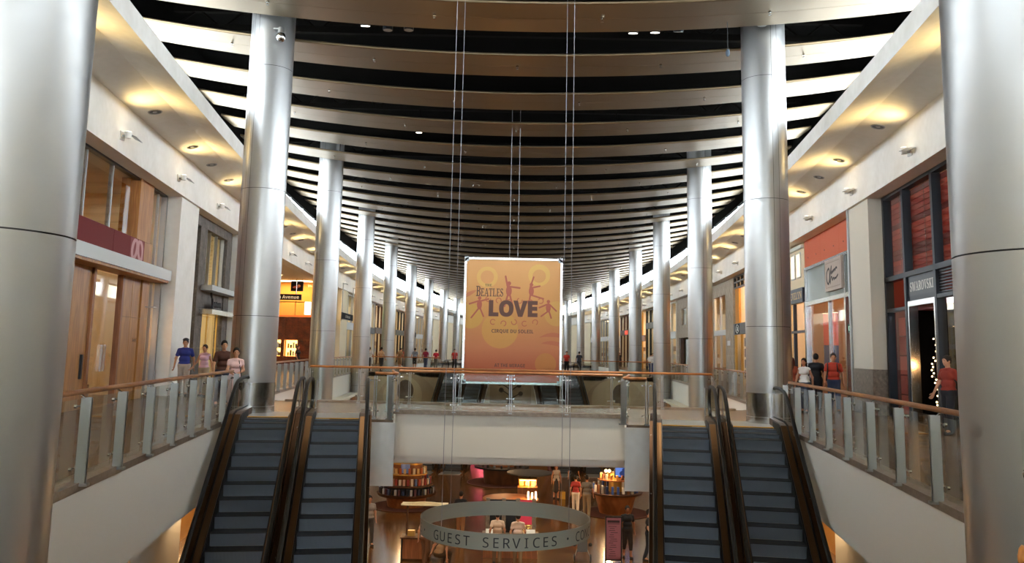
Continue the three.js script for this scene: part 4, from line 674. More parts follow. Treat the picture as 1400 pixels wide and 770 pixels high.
// ---------------------------------------------------------------- things hung in the atrium
{
  const W = 3.5, H = 4.46, o = thing('hanging_poster', 'huge orange poster in rounded silver frame hanging behind the bridge', 'poster', 0.02, 0.5, -30);
  const frame = new THREE.Shape(), rr = (s, x, y, w, h, r) => { s.moveTo(x + r, y); s.lineTo(x + w - r, y); s.absarc(x + w - r, y + r, r, -Math.PI / 2, 0); s.lineTo(x + w, y + h - r); s.absarc(x + w - r, y + h - r, r, 0, Math.PI / 2); s.lineTo(x + r, y + h); s.absarc(x + r, y + h - r, r, Math.PI / 2, Math.PI); s.lineTo(x, y + r); s.absarc(x + r, y + r, r, Math.PI, Math.PI * 1.5); return s; };
  rr(frame, -W / 2, 0, W, H, 0.14); frame.holes.push(rr(new THREE.Path(), -W / 2 + 0.07, 0.07, W - 0.14, H - 0.14, 0.04));
  put('frame', new THREE.ExtrudeGeometry(frame, { depth: 0.08, bevelEnabled: true, bevelSize: 0.01, bevelThickness: 0.01, bevelSegments: 1 }), M.steel, o);
  for (const sx of [-1, 1]) for (const y of [0.06, H - 0.06]) mb().at(new THREE.BoxGeometry(0.16, 0.16, 0.1), sx * (W / 2 - 0.07), y, 0.04).mesh('corner_bracket', M.satin, o);
  const t = canvasTex(1000, 1280, (g, w, h) => {
    const gr = g.createLinearGradient(0, 0, 0, h); gr.addColorStop(0, '#f0b573'); gr.addColorStop(0.45, '#dfa15c'); gr.addColorStop(0.72, '#d98a5c'); gr.addColorStop(1, '#b5502f'); g.fillStyle = gr; g.fillRect(0, 0, w, h);
    const disc = (x, y, r, c, a) => { g.globalAlpha = a; g.fillStyle = c; g.beginPath(); g.arc(x, y, r, 0, 7); g.fill(); g.globalAlpha = 1; };
    disc(225, 190, 110, '#f3cd70', 0.55); disc(225, 190, 70, '#e8a56a', 0.8); disc(770, 160, 115, '#f0cf6c', 0.55); disc(770, 170, 70, '#e3a468', 0.8); disc(370, 740, 190, '#e2b155', 0.6); disc(850, 1080, 110, '#d39a45', 0.55); disc(60, 600, 130, '#e3bd52', 0.5); disc(960, 560, 130, '#e6bc62', 0.5);
    g.globalAlpha = 0.5; g.fillStyle = '#cf6d55'; for (const [a, b, c, d] of [[0, 370, 120, 330], [1000, 770, 780, 810], [1000, 860, 800, 870]]) { g.beginPath(); g.moveTo(a, b); g.quadraticCurveTo((a + c) / 2, b - 40, c, d); g.quadraticCurveTo((a + c) / 2, b + 20, a, b + 40); g.fill(); }
    g.globalAlpha = 1;
    // plain leaping figures
    const fig = (x, y, k, arms, legs) => { g.strokeStyle = g.fillStyle = '#c46a52'; g.lineCap = 'round'; g.beginPath(); g.arc(x, y - 62 * k, 17 * k, 0, 7); g.fill(); g.beginPath(); g.ellipse(x, y, 24 * k, 46 * k, 0, 0, 7); g.fill(); g.lineWidth = 15 * k; for (const [a, b, c] of [[-12, -34, arms[0]], [12, -34, arms[1]], [-10, 40, legs[0]], [10, 40, legs[1]]]) { g.beginPath(); g.moveTo(x + a * k, y + b * k); g.lineTo(x + c[0] * k, y + c[1] * k); g.stroke(); } };
    fig(455, 330, 1.25, [[-30, -120], [90, -25]], [[-35, 130], [35, 130]]); fig(690, 330, 1.1, [[20, -135], [80, -50]], [[-20, 120], [115, 70]]); fig(150, 480, 1.1, [[-95, -5], [85, -55]], [[-75, 125], [40, 110]]); fig(870, 500, 1.05, [[-90, 0], [80, 30]], [[-70, 85], [30, 100]]);
    g.strokeStyle = '#cb7250'; g.lineWidth = 9; for (let i = 0; i < 11; i++) { const x = 240 + i * 55, y = (i % 2 ? 650 : 420) + (i * 37) % 30; g.beginPath(); g.arc(x, y, 26, i, i + 4.6); g.stroke(); }
    g.fillStyle = '#6d4b3d'; g.textAlign = 'center'; g.font = 'bold 150px serif'; g.save(); g.translate(240, 392); g.scale(0.52, 1); g.fillText('B', -200, 0); g.font = 'bold 116px serif'; g.fillText('EATLES', 75, 0); g.restore(); g.font = 'bold 34px serif'; g.fillText('THE', 240, 288);
    g.font = 'bold 215px sans-serif'; g.lineWidth = 16; g.strokeStyle = '#c8674f'; g.strokeText('LOVE', 500, 592, 560); g.fillText('LOVE', 500, 592, 560); g.lineWidth = 12; g.strokeStyle = '#6d4b3d'; g.strokeText('LOVE', 500, 592, 560);
    g.font = 'bold 50px sans-serif'; g.fillText('CIRQUE DU SOLEIL', 500, 768, 440); g.font = 'bold 48px sans-serif'; g.fillText('AT THE MIRAGE', 480, 1120, 320); g.font = '34px sans-serif'; g.globalAlpha = 0.6; g.fillText('(702) 792-7777', 480, 1200, 270);
  });
  mb().quadUV(V(-W / 2 + 0.05, 0.05, 0.05), V(W / 2 - 0.05, 0.05, 0.05), V(W / 2 - 0.05, H - 0.05, 0.05), V(-W / 2 + 0.05, H - 0.05, 0.05), 0, 1, 0, 1).mesh('print', std({ map: t, roughness: 0.55 }), o);
  mb().box(-W / 2 + 0.05, W / 2 - 0.05, 0.05, H - 0.05, 0.0, 0.045).mesh('backing', M.darkgrey, o);
  mb().bar(V(-0.16, H, 0.04), V(-0.16, 10, 0.04), 0.009).mesh('cable', M.cable, o); mb().bar(V(0.14, H, 0.04), V(0.14, 10, 0.04), 0.009).mesh('cable', M.cable, o);
}
{
  const d = 17.5, R = 1.7, h = 0.3, y = -1.63 - h, o = thing('sign_ring', 'hanging pale ring sign with dark lettering round its band', 'ring sign', -0.05, y, -d);
  const t = canvasTex(2048, 125, (g, w, hh) => {
    g.fillStyle = '#97968a'; g.fillRect(0, 0, w, hh); g.fillStyle = '#17161c'; g.font = '100px sans-serif'; g.textBaseline = 'middle'; g.textAlign = 'center';
    const put = (str, a, b) => { const n = str.length; for (let i = 0; i < n; i++) g.fillText(str[i], (a + (b - a) * (i + 0.5) / n) * w, hh * 0.54); };
    put('GUEST SERVICES', 0.085, 0.575); put('CONCIERGE', 0.66, 0.975); for (const x of [0.62, 0.012]) { g.beginPath(); g.arc(x * w, hh * 0.52, 9, 0, 7); g.fill(); }
  }, 2);
  const band = new THREE.CylinderGeometry(R, R, h, 96, 1, true);
  const b = put('lettered_band', band, std({ map: t, roughness: 0.5 }), o); b.position.y = h / 2; b.rotation.y = rad(-68);
  const inner = new THREE.CylinderGeometry(R - 0.03, R - 0.03, h, 96, 1, true); put('inner_band', inner, M.ringPaint, o).position.y = h / 2;
  for (const yy of [0, h]) { const g = new THREE.RingGeometry(R - 0.03, R, 96); g.rotateX(-Math.PI / 2); put('rim', g, M.ringPaint, o).position.y = yy; }
  for (const sx of [-1, 1]) for (const sz of [-1, 1]) { const k = (R - 0.015) * Math.SQRT1_2; mb().bar(V(sx * k, h * 0.4, sz * k), V(sx * k, 9.8 - y, sz * k), 0.0065, 6).mesh('suspension_cable', M.cable, o); }
}
// spot lamps in the dark gaps between the slats
{
  const mk = (x, d, y, lit, tilt, label, group) => {
    const o = thing('track_spot', label, 'spot lamp', x, y, -d, 0, group);
    mb().cyl(0, 0.05, 0, 0.13, 0.13, 0.34, 20, tilt).mesh('can', M.frameDark, o); mb().bar(V(0, 0.1, 0), V(0, 11.4 - y, 0), 0.02).mesh('stem', M.truss, o);
    const n = V(0, -1, 0).applyAxisAngle(V(1, 0, 0), tilt); mb().cyl(n.x * 0.125, 0.05 + n.y * 0.125, n.z * 0.125, 0.115, 0.115, 0.1, 20, tilt).mesh('lamp_face', lit ? M.lampWhite : M.satin, o);
    if (lit) { const l = new THREE.SpotLight(0xfff0d6, lit, 0, rad(32), 0.6); l.position.set(x + n.x * 0.2, y + 0.05 + n.y * 0.2, -d + n.z * 0.2); l.target.position.set(x + n.x * 5, y + n.y * 5, -d + n.z * 5); l.castShadow = true; scene.add(l, l.target); }
  };
  const on = 'lit round spot lamp in the dark gap between metal slats', off = 'unlit cylinder spot lamp in the dark gap between metal slats';
  for (const [x, d, lit, tilt] of [[-3.97, 20.9, 110, 0.25], [-3.41, 21.1, 0, 0.05], [-2.85, 21, 0, 0.05], [2.99, 20.9, 110, 0.25], [3.56, 20.9, 110, 0.25], [4.17, 20.9, 0, 0.3], [-3.74, 31.6, 110, 0.1], [3.82, 31.2, 110, 0.1], [-8.2, 38.4, 0, 0], [-4.9, 49, 110, 0], [4.93, 49, 110, 0], [6.3, 20.8, 0, 0], [-4, 66.5, 110, 0], [4, 66.5, 110, 0]]) mk(x, d, 9.95 + 0.62 * (x / 9) ** 2, lit, tilt, lit ? on : off, lit ? 'lit ceiling spots' : 'unlit ceiling spots');
  const dm = thing('dome_camera', 'silver dome camera on a bracket at the top of the landing column', 'camera', -6.1, 9.55, -20.78); mb().at(new THREE.SphereGeometry(0.12, 18, 12), 0, 0, 0, 0, 0, 0, V(1, 1.15, 1)).mesh('dome', M.steel, dm); mb().cyl(0, 0.18, 0, 0.09, 0.07, 0.14, 16).mesh('collar', M.satin, dm); mb().box(-0.2, 0.02, 0.2, 0.24, -0.25, 0.02).mesh('bracket', M.satin, dm);
  const hw = thing('hanging_weight', 'small blue grey weight on a thin cord below the slats', 'weight', 5.25, 9.15, -20.2); mb().at(new THREE.SphereGeometry(0.07, 12, 10), 0, 0, 0, 0, 0, 0, V(0.8, 1.4, 0.8)).mesh('bob', paint(0x4d5a66), hw); mb().bar(V(0, 0.08, 0), V(0, 2.2, 0), 0.008, 5).mesh('cord', M.rubber, hw);
}
// mural discs and tree panel on the second bridge fascia
{
  const disc = (x, label, seedy) => {
    const o = thing('round_mural', label, 'mural', x, -2.35, -B2 + 0.03), g = new THREE.CircleGeometry(2.25, 48);
    put('print', g, std({ roughness: 0.8, map: canvasTex(256, 256, (c) => {
      c.fillStyle = '#b3a38c'; c.fillRect(0, 0, 256, 256); c.fillStyle = '#c9ba9f'; c.beginPath(); c.arc(110, 90, 80, 0, 7); c.fill(); c.fillStyle = '#5b4c3f'; c.beginPath(); c.ellipse(seedy ? 150 : 120, 70, 34, 44, 0, 0, 7); c.fill(); c.fillStyle = '#8d7860'; c.beginPath(); c.ellipse(seedy ? 150 : 120, 175, 80, 70, 0, 0, 7); c.fill(); c.fillStyle = '#b9a88c'; c.beginPath(); c.ellipse(seedy ? 100 : 70, 120, 50, 10, -0.3, 0, 7); c.fill();
    }) }), o).position.z = 0.05;
    mb().cyl(0, 0, 0.02, 2.25, 2.25, 0.05, 48, Math.PI / 2).mesh('board', M.darkwood, o);
  };
  disc(-7.5, 'large round brown mural on the second bridge opposite the marble court', 0); disc(7.6, 'large round brown mural on the second bridge opposite the stone bays', 1);
  const o = thing('tree_panel', 'tan panel with dark leafy tree picture under the second bridge', 'panel', 0, -2.7, -B2 + 0.03);
  mb().box(-1.5, 1.5, 0, 2.6, 0, 0.05).mesh('board', M.tan, o);
  mb().quadUV(V(-1.5, 0, 0.055), V(1.5, 0, 0.055), V(1.5, 2.6, 0.055), V(-1.5, 2.6, 0.055), 0, 1, 0, 1).mesh('print', std({ roughness: 0.8, map: canvasTex(256, 224, (c) => { c.fillStyle = '#a3937a'; c.fillRect(0, 0, 256, 224); c.fillStyle = c.strokeStyle = '#3a3028'; c.fillRect(116, 20, 24, 190); c.beginPath(); c.moveTo(96, 210); c.lineTo(160, 210); c.lineTo(140, 150); c.lineTo(116, 150); c.fill(); c.lineWidth = 6; for (const [x, y, r] of [[70, 90, 15], [60, 50, 13], [180, 60, 14], [190, 110, 14], [100, 40, 12], [160, 30, 13]]) { c.beginPath(); c.moveTo(128, y + 40); c.quadraticCurveTo((128 + x) / 2, y + 10, x, y); c.stroke(); c.beginPath(); c.arc(x, y, r, 0, 7); c.fill(); } }) }), o);
}

// ---------------------------------------------------------------- lower mall level
const LO = (a) => a > 26.5 ? 1.75 : 0.9;
for (const s of [-1, 1]) {
  const side = s < 0 ? 'left' : 'right', segs = [[D0, 9.8], [14.8, 18.2], [26, 28], [36, 38], [46, 50], [58, D1]];
  for (const [a, b] of segs) struct(mb().sweep(s, [[LO(a), LOW], [LO(a) + 0.25, LOW], [LO(a) + 0.25, -1.4], [LO(a), -1.4]], a, b).mesh('wall_lower_' + side, M.fascia), 'pale wall of the lower level');
  for (const [a, b] of [[9.9, 14.7], [18.3, 25.9], [28.1, 35.9], [38.1, 45.9], [50.1, 57.9]]) {
    struct(mb().sweep(s, [[4.4, LOW], [4.55, LOW], [4.55, -1.4], [4.4, -1.4]], a, b).mesh('wall_lower_shop', M.amber), 'rear wall of a lower shop');
    const F = shop(s, 'lower_shopfront', a > 15 && a < 25 ? (s < 0 ? 'brightly lit lower shopfront with hanging garments below the timber shop' : 'brightly lit lower shopfront with stacked lit boxes below the orange panel shop') : 'warm lit glass shopfront of the lower level', a, b, LO(a) + 0.1, 'shopfront', a > 15 && a < 25 ? undefined : 'shopfronts of the lower level');
    F.g.position.y = LOW;
    for (let i = 0; i <= 3; i++) { const d = a + 0.08 + (b - a - 0.16) * i / 3; F.B('mullion', M.laminate, d - 0.06, d + 0.06, 0, 4.05, -0.1, 0.03); if (i < 3) F.pane('pane', M.glass, d + 0.07, d + (b - a) / 3 - 0.07, 0.05, 3.8, -0.04); }
    F.B('header', M.laminate, a, b, 3.8, 4.08, -0.12, 0.05);
    const p = P(s, (a + b) / 2, 3.2, -1.405); downPanel('lower_shop_lamp', 'glowing ceiling panel inside a lower shop', 'ceiling lamps of the lower shops', p.x, p.y, p.z, 1.2, 4, 'warm', a < 25 ? 10 : 3);
    if (a < 25) for (let i = 0; i < 6; i++) { const d = a + 0.5 + i * 0.75, q = P(s, d, LO(a) + 1.3, LOW), r = thing('hanging_garment', 'garment draped on a metal stand in a lower shop window', 'garment', q.x, q.y, q.z, 0, 'garments in the lower shop windows'); mb().at(new THREE.SphereGeometry(0.22, 10, 8), 0, 1.75, 0, 0, 0, 0, V(1, 0.9, 0.6)).at(new THREE.CylinderGeometry(0.2, 0.3, 0.9, 10), 0, 1.3, 0).mesh('cloth', paint([0xd8c49a, 0xb98a52, 0x5f2f22, 0xe0d2b4][i % 4]), r); mb().bar(V(0, 1.9, 0), V(0, 2.15, 0), 0.01).mesh('hanger', M.steel, r); mb().bar(V(0, 0, 0), V(0, 0.9, 0), 0.015).cyl(0, 0.015, 0, 0.18, 0.18, 0.03, 14).mesh('stand', M.steel, r); }
  }
  for (let d = 10; d < 60; d += 8) { const p = P(s, d, d > 26.5 ? 1.45 : 0.6, -1.403); downPanel('soffit_lamp', 'small glowing lamp panel in the soffit over the lower level', 'soffit lamps of the lower level', p.x, p.y, p.z, 0.25, 1.2, 'warm', 5); }
}
for (const x of [-4.6, -1.6, 1.6, 4.6]) downPanel('bridge_soffit_lamp', 'glowing lamp panel under the bridge', 'soffit lamps under the bridge', x, -1.385, -24.6, 1.2, 0.6, 'warm', 4);
for (const x of [-6, -2, 2, 6]) downPanel('bridge_soffit_lamp', 'glowing lamp panel under the second bridge', 'soffit lamps under the second bridge', x, -0.355, -68, 1.2, 1.2, 'warm', 5);
const cylm = (o, name, m, y0, y1, r0, r1 = r0, seg = 36) => mb().cyl(0, (y0 + y1) / 2, 0, r0, r1, y1 - y0, seg).mesh(name, m, o);
const carpet = (x, d, r, label) => { const o = thing('round_rug', label, 'rug', x, LOW, -d); cylm(o, 'pile', M.carpet, 0, 0.02, r); mb().add(new THREE.TorusGeometry(r - 0.03, 0.018, 6, 48), new THREE.Matrix4().makeRotationX(Math.PI / 2).setPosition(0, 0.02, 0)).mesh('border', M.darkwood, o); };
const goods = (o, n, r, y, hh, pal, a0 = 0) => { for (let i = 0; i < n; i++) { const a = a0 + i * 2 * Math.PI / n, g = mb().at(new THREE.BoxGeometry(0.1, hh * (0.8 + 0.3 * rnd()), 0.08), r * Math.sin(a), y + hh / 2, r * Math.cos(a), 0, a, 0).mesh('goods', paint(pal[i % pal.length], 0.4), o); } };
{
  carpet(-4.7, 40, 1.6, 'dark red round rug under the tiered goods kiosk');
  const o = thing('tiered_kiosk', 'round tiered kiosk crowded with small bottles and topped by a lamp', 'kiosk', -4.7, LOW + 0.02, -40);
  cylm(o, 'plinth', M.laminate, 0, 0.5, 0.85, 0.95); cylm(o, 'lower_tray', M.darkwood, 0.5, 0.62, 1.3, 1.36); cylm(o, 'lower_wall', M.navy, 0.62, 0.9, 1.05); cylm(o, 'middle_tray', M.darkwood, 0.95, 1.02, 1.2); cylm(o, 'core', M.laminate, 1.02, 1.9, 0.7); cylm(o, 'upper_tray', M.gold, 1.45, 1.5, 0.95); cylm(o, 'crown', M.gold, 1.9, 2.0, 0.75);
  goods(o, 44, 1.24, 0.62, 0.26, [0x24304c, 0x111318, 0xa0a4ac, 0x54323a]); goods(o, 38, 1.08, 1.02, 0.3, [0xc9a08c, 0x9a3a34, 0xd6c6b0, 0x5a6a8c, 0xb5473a]); goods(o, 26, 0.86, 1.5, 0.26, [0xd8b070, 0xc46a3c, 0xe6d8b8]);
  mb().cyl(0, 2.3, 0, 0.32, 0.26, 0.3, 24).mesh('lamp_shade', glow(0xffdfae, 3), o); mb().bar(V(0, 2, 0), V(0, 2.2, 0), 0.03).mesh('lamp_stem', M.gold, o);
  point(-4.7, LOW + 2.75, -40, 0xffc98a, 9, 6);
  mb().box(-0.2, 0.2, 1.55, 1.95, 0.72, 0.76).mesh('price_screen', std({ map: canvasTex(64, 64, (g) => { for (let i = 0; i < 36; i++) { g.fillStyle = (i + (i / 6 | 0)) % 2 ? '#dfe6f2' : '#27304a'; g.fillRect((i % 6) * 11, (i / 6 | 0) * 11, 11, 11); } }), emissive: 0x222a3a }), o);
}
{
  carpet(4.85, 39.4, 1.55, 'dark red round rug under the tapered timber kiosk');
  const o = thing('tapered_kiosk', 'tapered timber kiosk with toys and a blue video screen', 'kiosk', 4.85, LOW + 0.02, -39.4);
  cylm(o, 'counter', M.laminate, 0, 0.85, 0.72, 0.95); cylm(o, 'counter_top', M.darkwood, 0.85, 0.93, 1.2, 1.22); cylm(o, 'core', M.gold, 0.93, 1.75, 0.3); cylm(o, 'shelf', M.laminate, 1.45, 1.49, 0.8);
  goods(o, 26, 1.0, 0.93, 0.34, [0x3d5fa8, 0xd8d4cc, 0x8a5a3c, 0xb8b0a4, 0x223a6a]); goods(o, 16, 0.65, 1.49, 0.24, [0xd2a15a, 0x5a3324, 0xe2d8c4]);
  const sc = mb().box(-0.1, 0.75, 1.6, 2.2, 0.42, 0.5).mesh('screen_case', M.rubber, o), t = canvasTex(128, 96, (g) => { g.fillStyle = '#4e6cae'; g.fillRect(0, 0, 128, 96); g.fillStyle = '#1b2a52'; g.beginPath(); g.ellipse(64, 70, 34, 26, 0, 0, 7); g.fill(); g.beginPath(); g.arc(64, 40, 15, 0, 7); g.fill(); });
  mb().quadUV(V(-0.06, 1.64, 0.505), V(0.71, 1.64, 0.505), V(0.71, 2.16, 0.505), V(-0.06, 2.16, 0.505), 0, 1, 0, 1).mesh('screen', new THREE.MeshStandardMaterial({ color: 0x111111, map: t, emissive: 0xffffff, emissiveMap: t, emissiveIntensity: 0.9 }), sc);
  for (const x of [-0.45, -0.3]) { mb().at(new THREE.SphereGeometry(0.07, 10, 8), x, 1.85, 0.2).mesh('bulb', M.lampWarm, o); } point(4.45, LOW + 2.1, -38.9, 0xffcf96, 8, 4);
}
{
  carpet(-0.4, 47.5, 1.9, 'dark red round rug under the low dark counter');
  const o = thing('round_counter', 'low round dark counter with folded goods beyond the lit cart', 'kiosk', -0.4, LOW + 0.02, -47.5);
  cylm(o, 'drum', M.darkwood, 0, 0.8, 0.95, 1.05); cylm(o, 'top', M.frameDark, 0.8, 0.88, 1.5); cylm(o, 'riser', M.laminate, 0.88, 1.15, 0.7); goods(o, 20, 1.25, 0.88, 0.16, [0x22262c, 0x6f7a84, 0x3a2f28]); goods(o, 12, 0.55, 1.15, 0.3, [0xc47a3a, 0x9aa2c8, 0xd8c9ac]);
  point(-0.4, LOW + 2.2, -47.5, 0xffc890, 7, 5); mb().at(new THREE.SphereGeometry(0.09, 12, 8), 0, 2.0, 0).mesh('lamp_globe', M.lampWarm, o); mb().bar(V(0, 1.15, 0), V(0, 1.95, 0), 0.02).mesh('lamp_stem', M.gold, o);
  const c = thing('lit_cart', 'glowing yellow display cart under a broad dark disc', 'cart', 0.95, LOW, -43.5);
  mb().box(-0.5, 0.5, 0.1, 0.45, -0.4, 0.4).mesh('body', M.laminate, c); mb().quad(V(-0.45, 0.45, 0.35), V(0.45, 0.45, 0.35), V(0.45, 0.84, 0.35), V(-0.45, 0.84, 0.35)).quad(V(-0.45, 0.45, -0.35), V(-0.45, 0.45, 0.35), V(-0.45, 0.84, 0.35), V(-0.45, 0.84, -0.35)).quad(V(0.45, 0.45, 0.35), V(0.45, 0.45, -0.35), V(0.45, 0.84, -0.35), V(0.45, 0.84, 0.35)).mesh('glass_case', M.glass, c); mb().box(-0.45, 0.45, 0.45, 0.84, -0.38, -0.35).mesh('case_back', paint(0xd8a94c), c); mb().box(-0.47, 0.47, 0.84, 0.87, -0.38, 0.36).mesh('case_lid', M.gold, c); mb().bar(V(-0.4, 0.79, 0.28), V(0.4, 0.79, 0.28), 0.02).mesh('lamp_tube', M.lampWarm, c); for (const x of [-0.3, 0, 0.3]) mb().box(x - 0.1, x + 0.1, 0.47, 0.72, -0.1, -0.06).mesh('print_card', paint(0xe6c477), c); for (const x of [-0.4, 0.4]) mb().cyl(x, 0.1, 0.3, 0.1, 0.1, 0.05, 14, 0, 0, Math.PI / 2).cyl(x, 0.1, -0.3, 0.1, 0.1, 0.05, 14, 0, 0, Math.PI / 2).mesh('wheels', M.rubber, c);
  mb().cyl(0.1, 1.1, -0.1, 1.15, 1.15, 0.06, 40).mesh('disc_top', M.darkgrey, c); mb().bar(V(0.1, 0.82, -0.1), V(0.1, 1.08, -0.1), 0.05).mesh('post', M.darkwood, c);
  point(0.95, LOW + 0.76, -43.25, 0xffc36a, 4, 2);
  const b = thing('candle_table', 'broad low brown disc table with small glowing lamps', 'table', 0.1, LOW, -37.2);
  cylm(b, 'top', M.laminate, 0.86, 0.92, 1.2); cylm(b, 'stem', M.darkwood, 0, 0.86, 0.12); cylm(b, 'foot', M.darkwood, 0, 0.04, 0.45);
  for (let i = 0; i < 6; i++) { mb().cyl(0.75 + (i % 3) * 0.16, 1.03 + (i % 2) * 0.06, 0.25 - (i / 3 | 0) * 0.3, 0.04, 0.035, 0.22, 10).mesh('lamp', M.lampWarm, b); } point(0.95, LOW + 1.5, -36.9, 0xffc070, 5, 3);
}
{
  const o = thing('info_kiosk', 'tall brown information kiosk with red panel beyond the ring sign', 'kiosk', 0.1, LOW, -31);
  for (const x of [-0.82, -0.25, 0.25, 0.82]) mb().box(x - 0.07, x + 0.07, 0, 1.95, -0.1, 0.1).mesh('pylon', M.granite, o);
  mb().box(-0.75, -0.32, 0.7, 1.9, -0.06, 0.0).mesh('dark_screen', M.rubber, o); mb().box(-0.18, 0.18, 0.7, 1.9, -0.06, 0).mesh('dark_screen', M.rubber, o);
  const t = canvasTex(96, 128, (g) => { g.fillStyle = '#c23a4c'; g.fillRect(0, 0, 96, 128); g.strokeStyle = '#e9b3b8'; script(g, [[16, 72], [24, 54], [34, 70], [40, 52], [48, 70], [56, 50], [62, 66], [72, 48], [84, 40]], 4); }); mb().box(0.3, 0.78, 1.05, 1.9, -0.05, 0.0).mesh('red_board', M.red, o); mb().quadUV(V(0.31, 1.06, 0.005), V(0.77, 1.06, 0.005), V(0.77, 1.89, 0.005), V(0.31, 1.89, 0.005), 0, 1, 0, 1).mesh('red_print', new THREE.MeshStandardMaterial({ map: t, emissive: 0xffffff, emissiveMap: t, emissiveIntensity: 0.25 }), o);
  mb().box(-0.95, 0.95, 0, 0.72, -0.2, 0.45).mesh('desk', M.laminate, o); mb().box(-1, 1, 0.72, 0.77, -0.25, 0.5).mesh('desk_top', M.granite, o); for (const x of [-0.7, 0.7]) mb().at(new THREE.BoxGeometry(0.34, 0.02, 0.24), x, 0.86, 0.3, rad(30)).mesh('leaflet_rack', M.pale, o);
}
{
  const o = thing('market_stall', 'timber stall with thin pole and pale awning strip', 'stall', -3.0, LOW, -30.2);
  mb().box(-0.6, 0.35, 0.06, 0.72, -0.3, 0.3).mesh('counter', M.laminate, o); mb().box(-0.68, 0.85, 0.72, 0.77, -0.36, 0.36).mesh('counter_top', M.darkwood, o); mb().box(-0.64, -0.58, 0, 0.74, -0.32, 0.32).mesh('end_panel', M.rubber, o); mb().bar(V(-0.5, 0.77, -0.1), V(-0.5, 1.83, -0.1), 0.035).mesh('pole', M.darkwood, o);
  mb().tube([V(-0.72, 1.8, 0), V(-0.1, 1.88, 0), V(0.55, 1.86, 0), V(0.95, 1.78, 0)], 0.03, 6).box(-0.7, 0.9, 1.8, 1.83, -0.35, 0.2).mesh('awning', M.cream, o); mb().box(-0.45, -0.2, 0.77, 0.95, -0.1, 0.1).mesh('goods_box', M.gold, o); for (let i = 0; i < 4; i++) mb().box(0.0 + i * 0.14, 0.1 + i * 0.14, 0.77, 0.82, -0.1, 0.1).mesh('goods_tin', i % 2 ? M.red : M.darkgrey, o); mb().box(0.3, 0.36, 0, 0.74, -0.3, 0.3).mesh('end_panel', M.darkwood, o);
  const b = thing('notice_stand', 'upright dark framed mauve directory board on the lower floor', 'sign', 3.66, LOW, -30.2);
  mb().box(-0.29, -0.25, 0, 1.55, -0.02, 0.03).box(0.25, 0.29, 0, 1.55, -0.02, 0.03).box(-0.29, 0.29, 1.51, 1.55, -0.02, 0.03).box(-0.29, 0.29, 0.08, 0.12, -0.02, 0.03).mesh('frame', M.rubber, b);
  const t = canvasTex(128, 340, (g) => { g.fillStyle = '#8a5868'; g.fillRect(0, 0, 128, 340); g.fillStyle = '#2a1822'; g.font = 'bold 20px sans-serif'; g.textAlign = 'center'; g.fillRect(10, 22, 108, 20); g.fillRect(10, 48, 108, 5); for (let i = 0; i < 15; i++) g.fillRect(20 + (i * 13) % 20, 70 + i * 17, 70 - (i * 29) % 40, 4); }); mb().box(-0.25, 0.25, 0.12, 1.51, -0.01, 0.01).mesh('board', M.darkgrey, b); mb().quadUV(V(-0.25, 0.12, 0.012), V(0.25, 0.12, 0.012), V(0.25, 1.51, 0.012), V(-0.25, 1.51, 0.012), 0, 1, 0, 1).mesh('print', std({ map: t, roughness: 0.5 }), b); mb().box(-0.29, -0.25, 0, 0.03, -0.2, 0.2).box(0.25, 0.29, 0, 0.03, -0.2, 0.2).mesh('foot', M.rubber, b);
  const st = thing('stroller', 'dark padded stroller with curved handle on the lower floor', 'stroller', 2.6, LOW, -30.4);
  mb().at(new THREE.BoxGeometry(0.34, 0.5, 0.3), 0, 0.55, 0, rad(-15)).mesh('seat', M.darkgrey, st); mb().add(new THREE.TorusGeometry(0.16, 0.035, 8, 18, Math.PI), new THREE.Matrix4().makeTranslation(0, 0.86, -0.05)).mesh('handle', M.rubber, st); for (const x of [-0.28, 0.28]) { mb().cyl(x, 0.12, 0.1, 0.12, 0.12, 0.05, 18, 0, 0, Math.PI / 2).mesh('wheel', M.rubber, st); mb().bar(V(x * 0.6, 0.4, 0), V(x, 0.12, 0.1), 0.015).mesh('strut', M.satin, st); mb().at(new THREE.SphereGeometry(0.07, 10, 8), x, 0.55, 0.05).mesh('arm_pad', M.rubber, st); }
  struct(mb().box(-9, 9, LOW, -0.4, -B2E - 0.3, -B2E).mesh('wall_lower_rear', M.tan), 'tan wall behind the lower hall');
  const pk = thing('lit_shop_sign', 'glowing pink shop window at the end of the lower hall', 'shop window', -2.4, LOW, -B2E + 0.02); mb().box(-1.3, 1.3, 0.1, 2.6, 0, 0.06).mesh('frame', M.laminate, pk); for (let i = 0; i < 6; i++) for (let j = 0; j < 2; j++) mb().box(-1.2 + j * 1.22, -0.02 + j * 1.22, 0.2 + i * 0.39, 0.56 + i * 0.39, 0.05, 0.08).mesh('glow_pane', glow(0xe8506a, 1.2), pk); point(-2.4, LOW + 1.4, -B2E + 0.8, 0xff6a80, 8, 4);
}

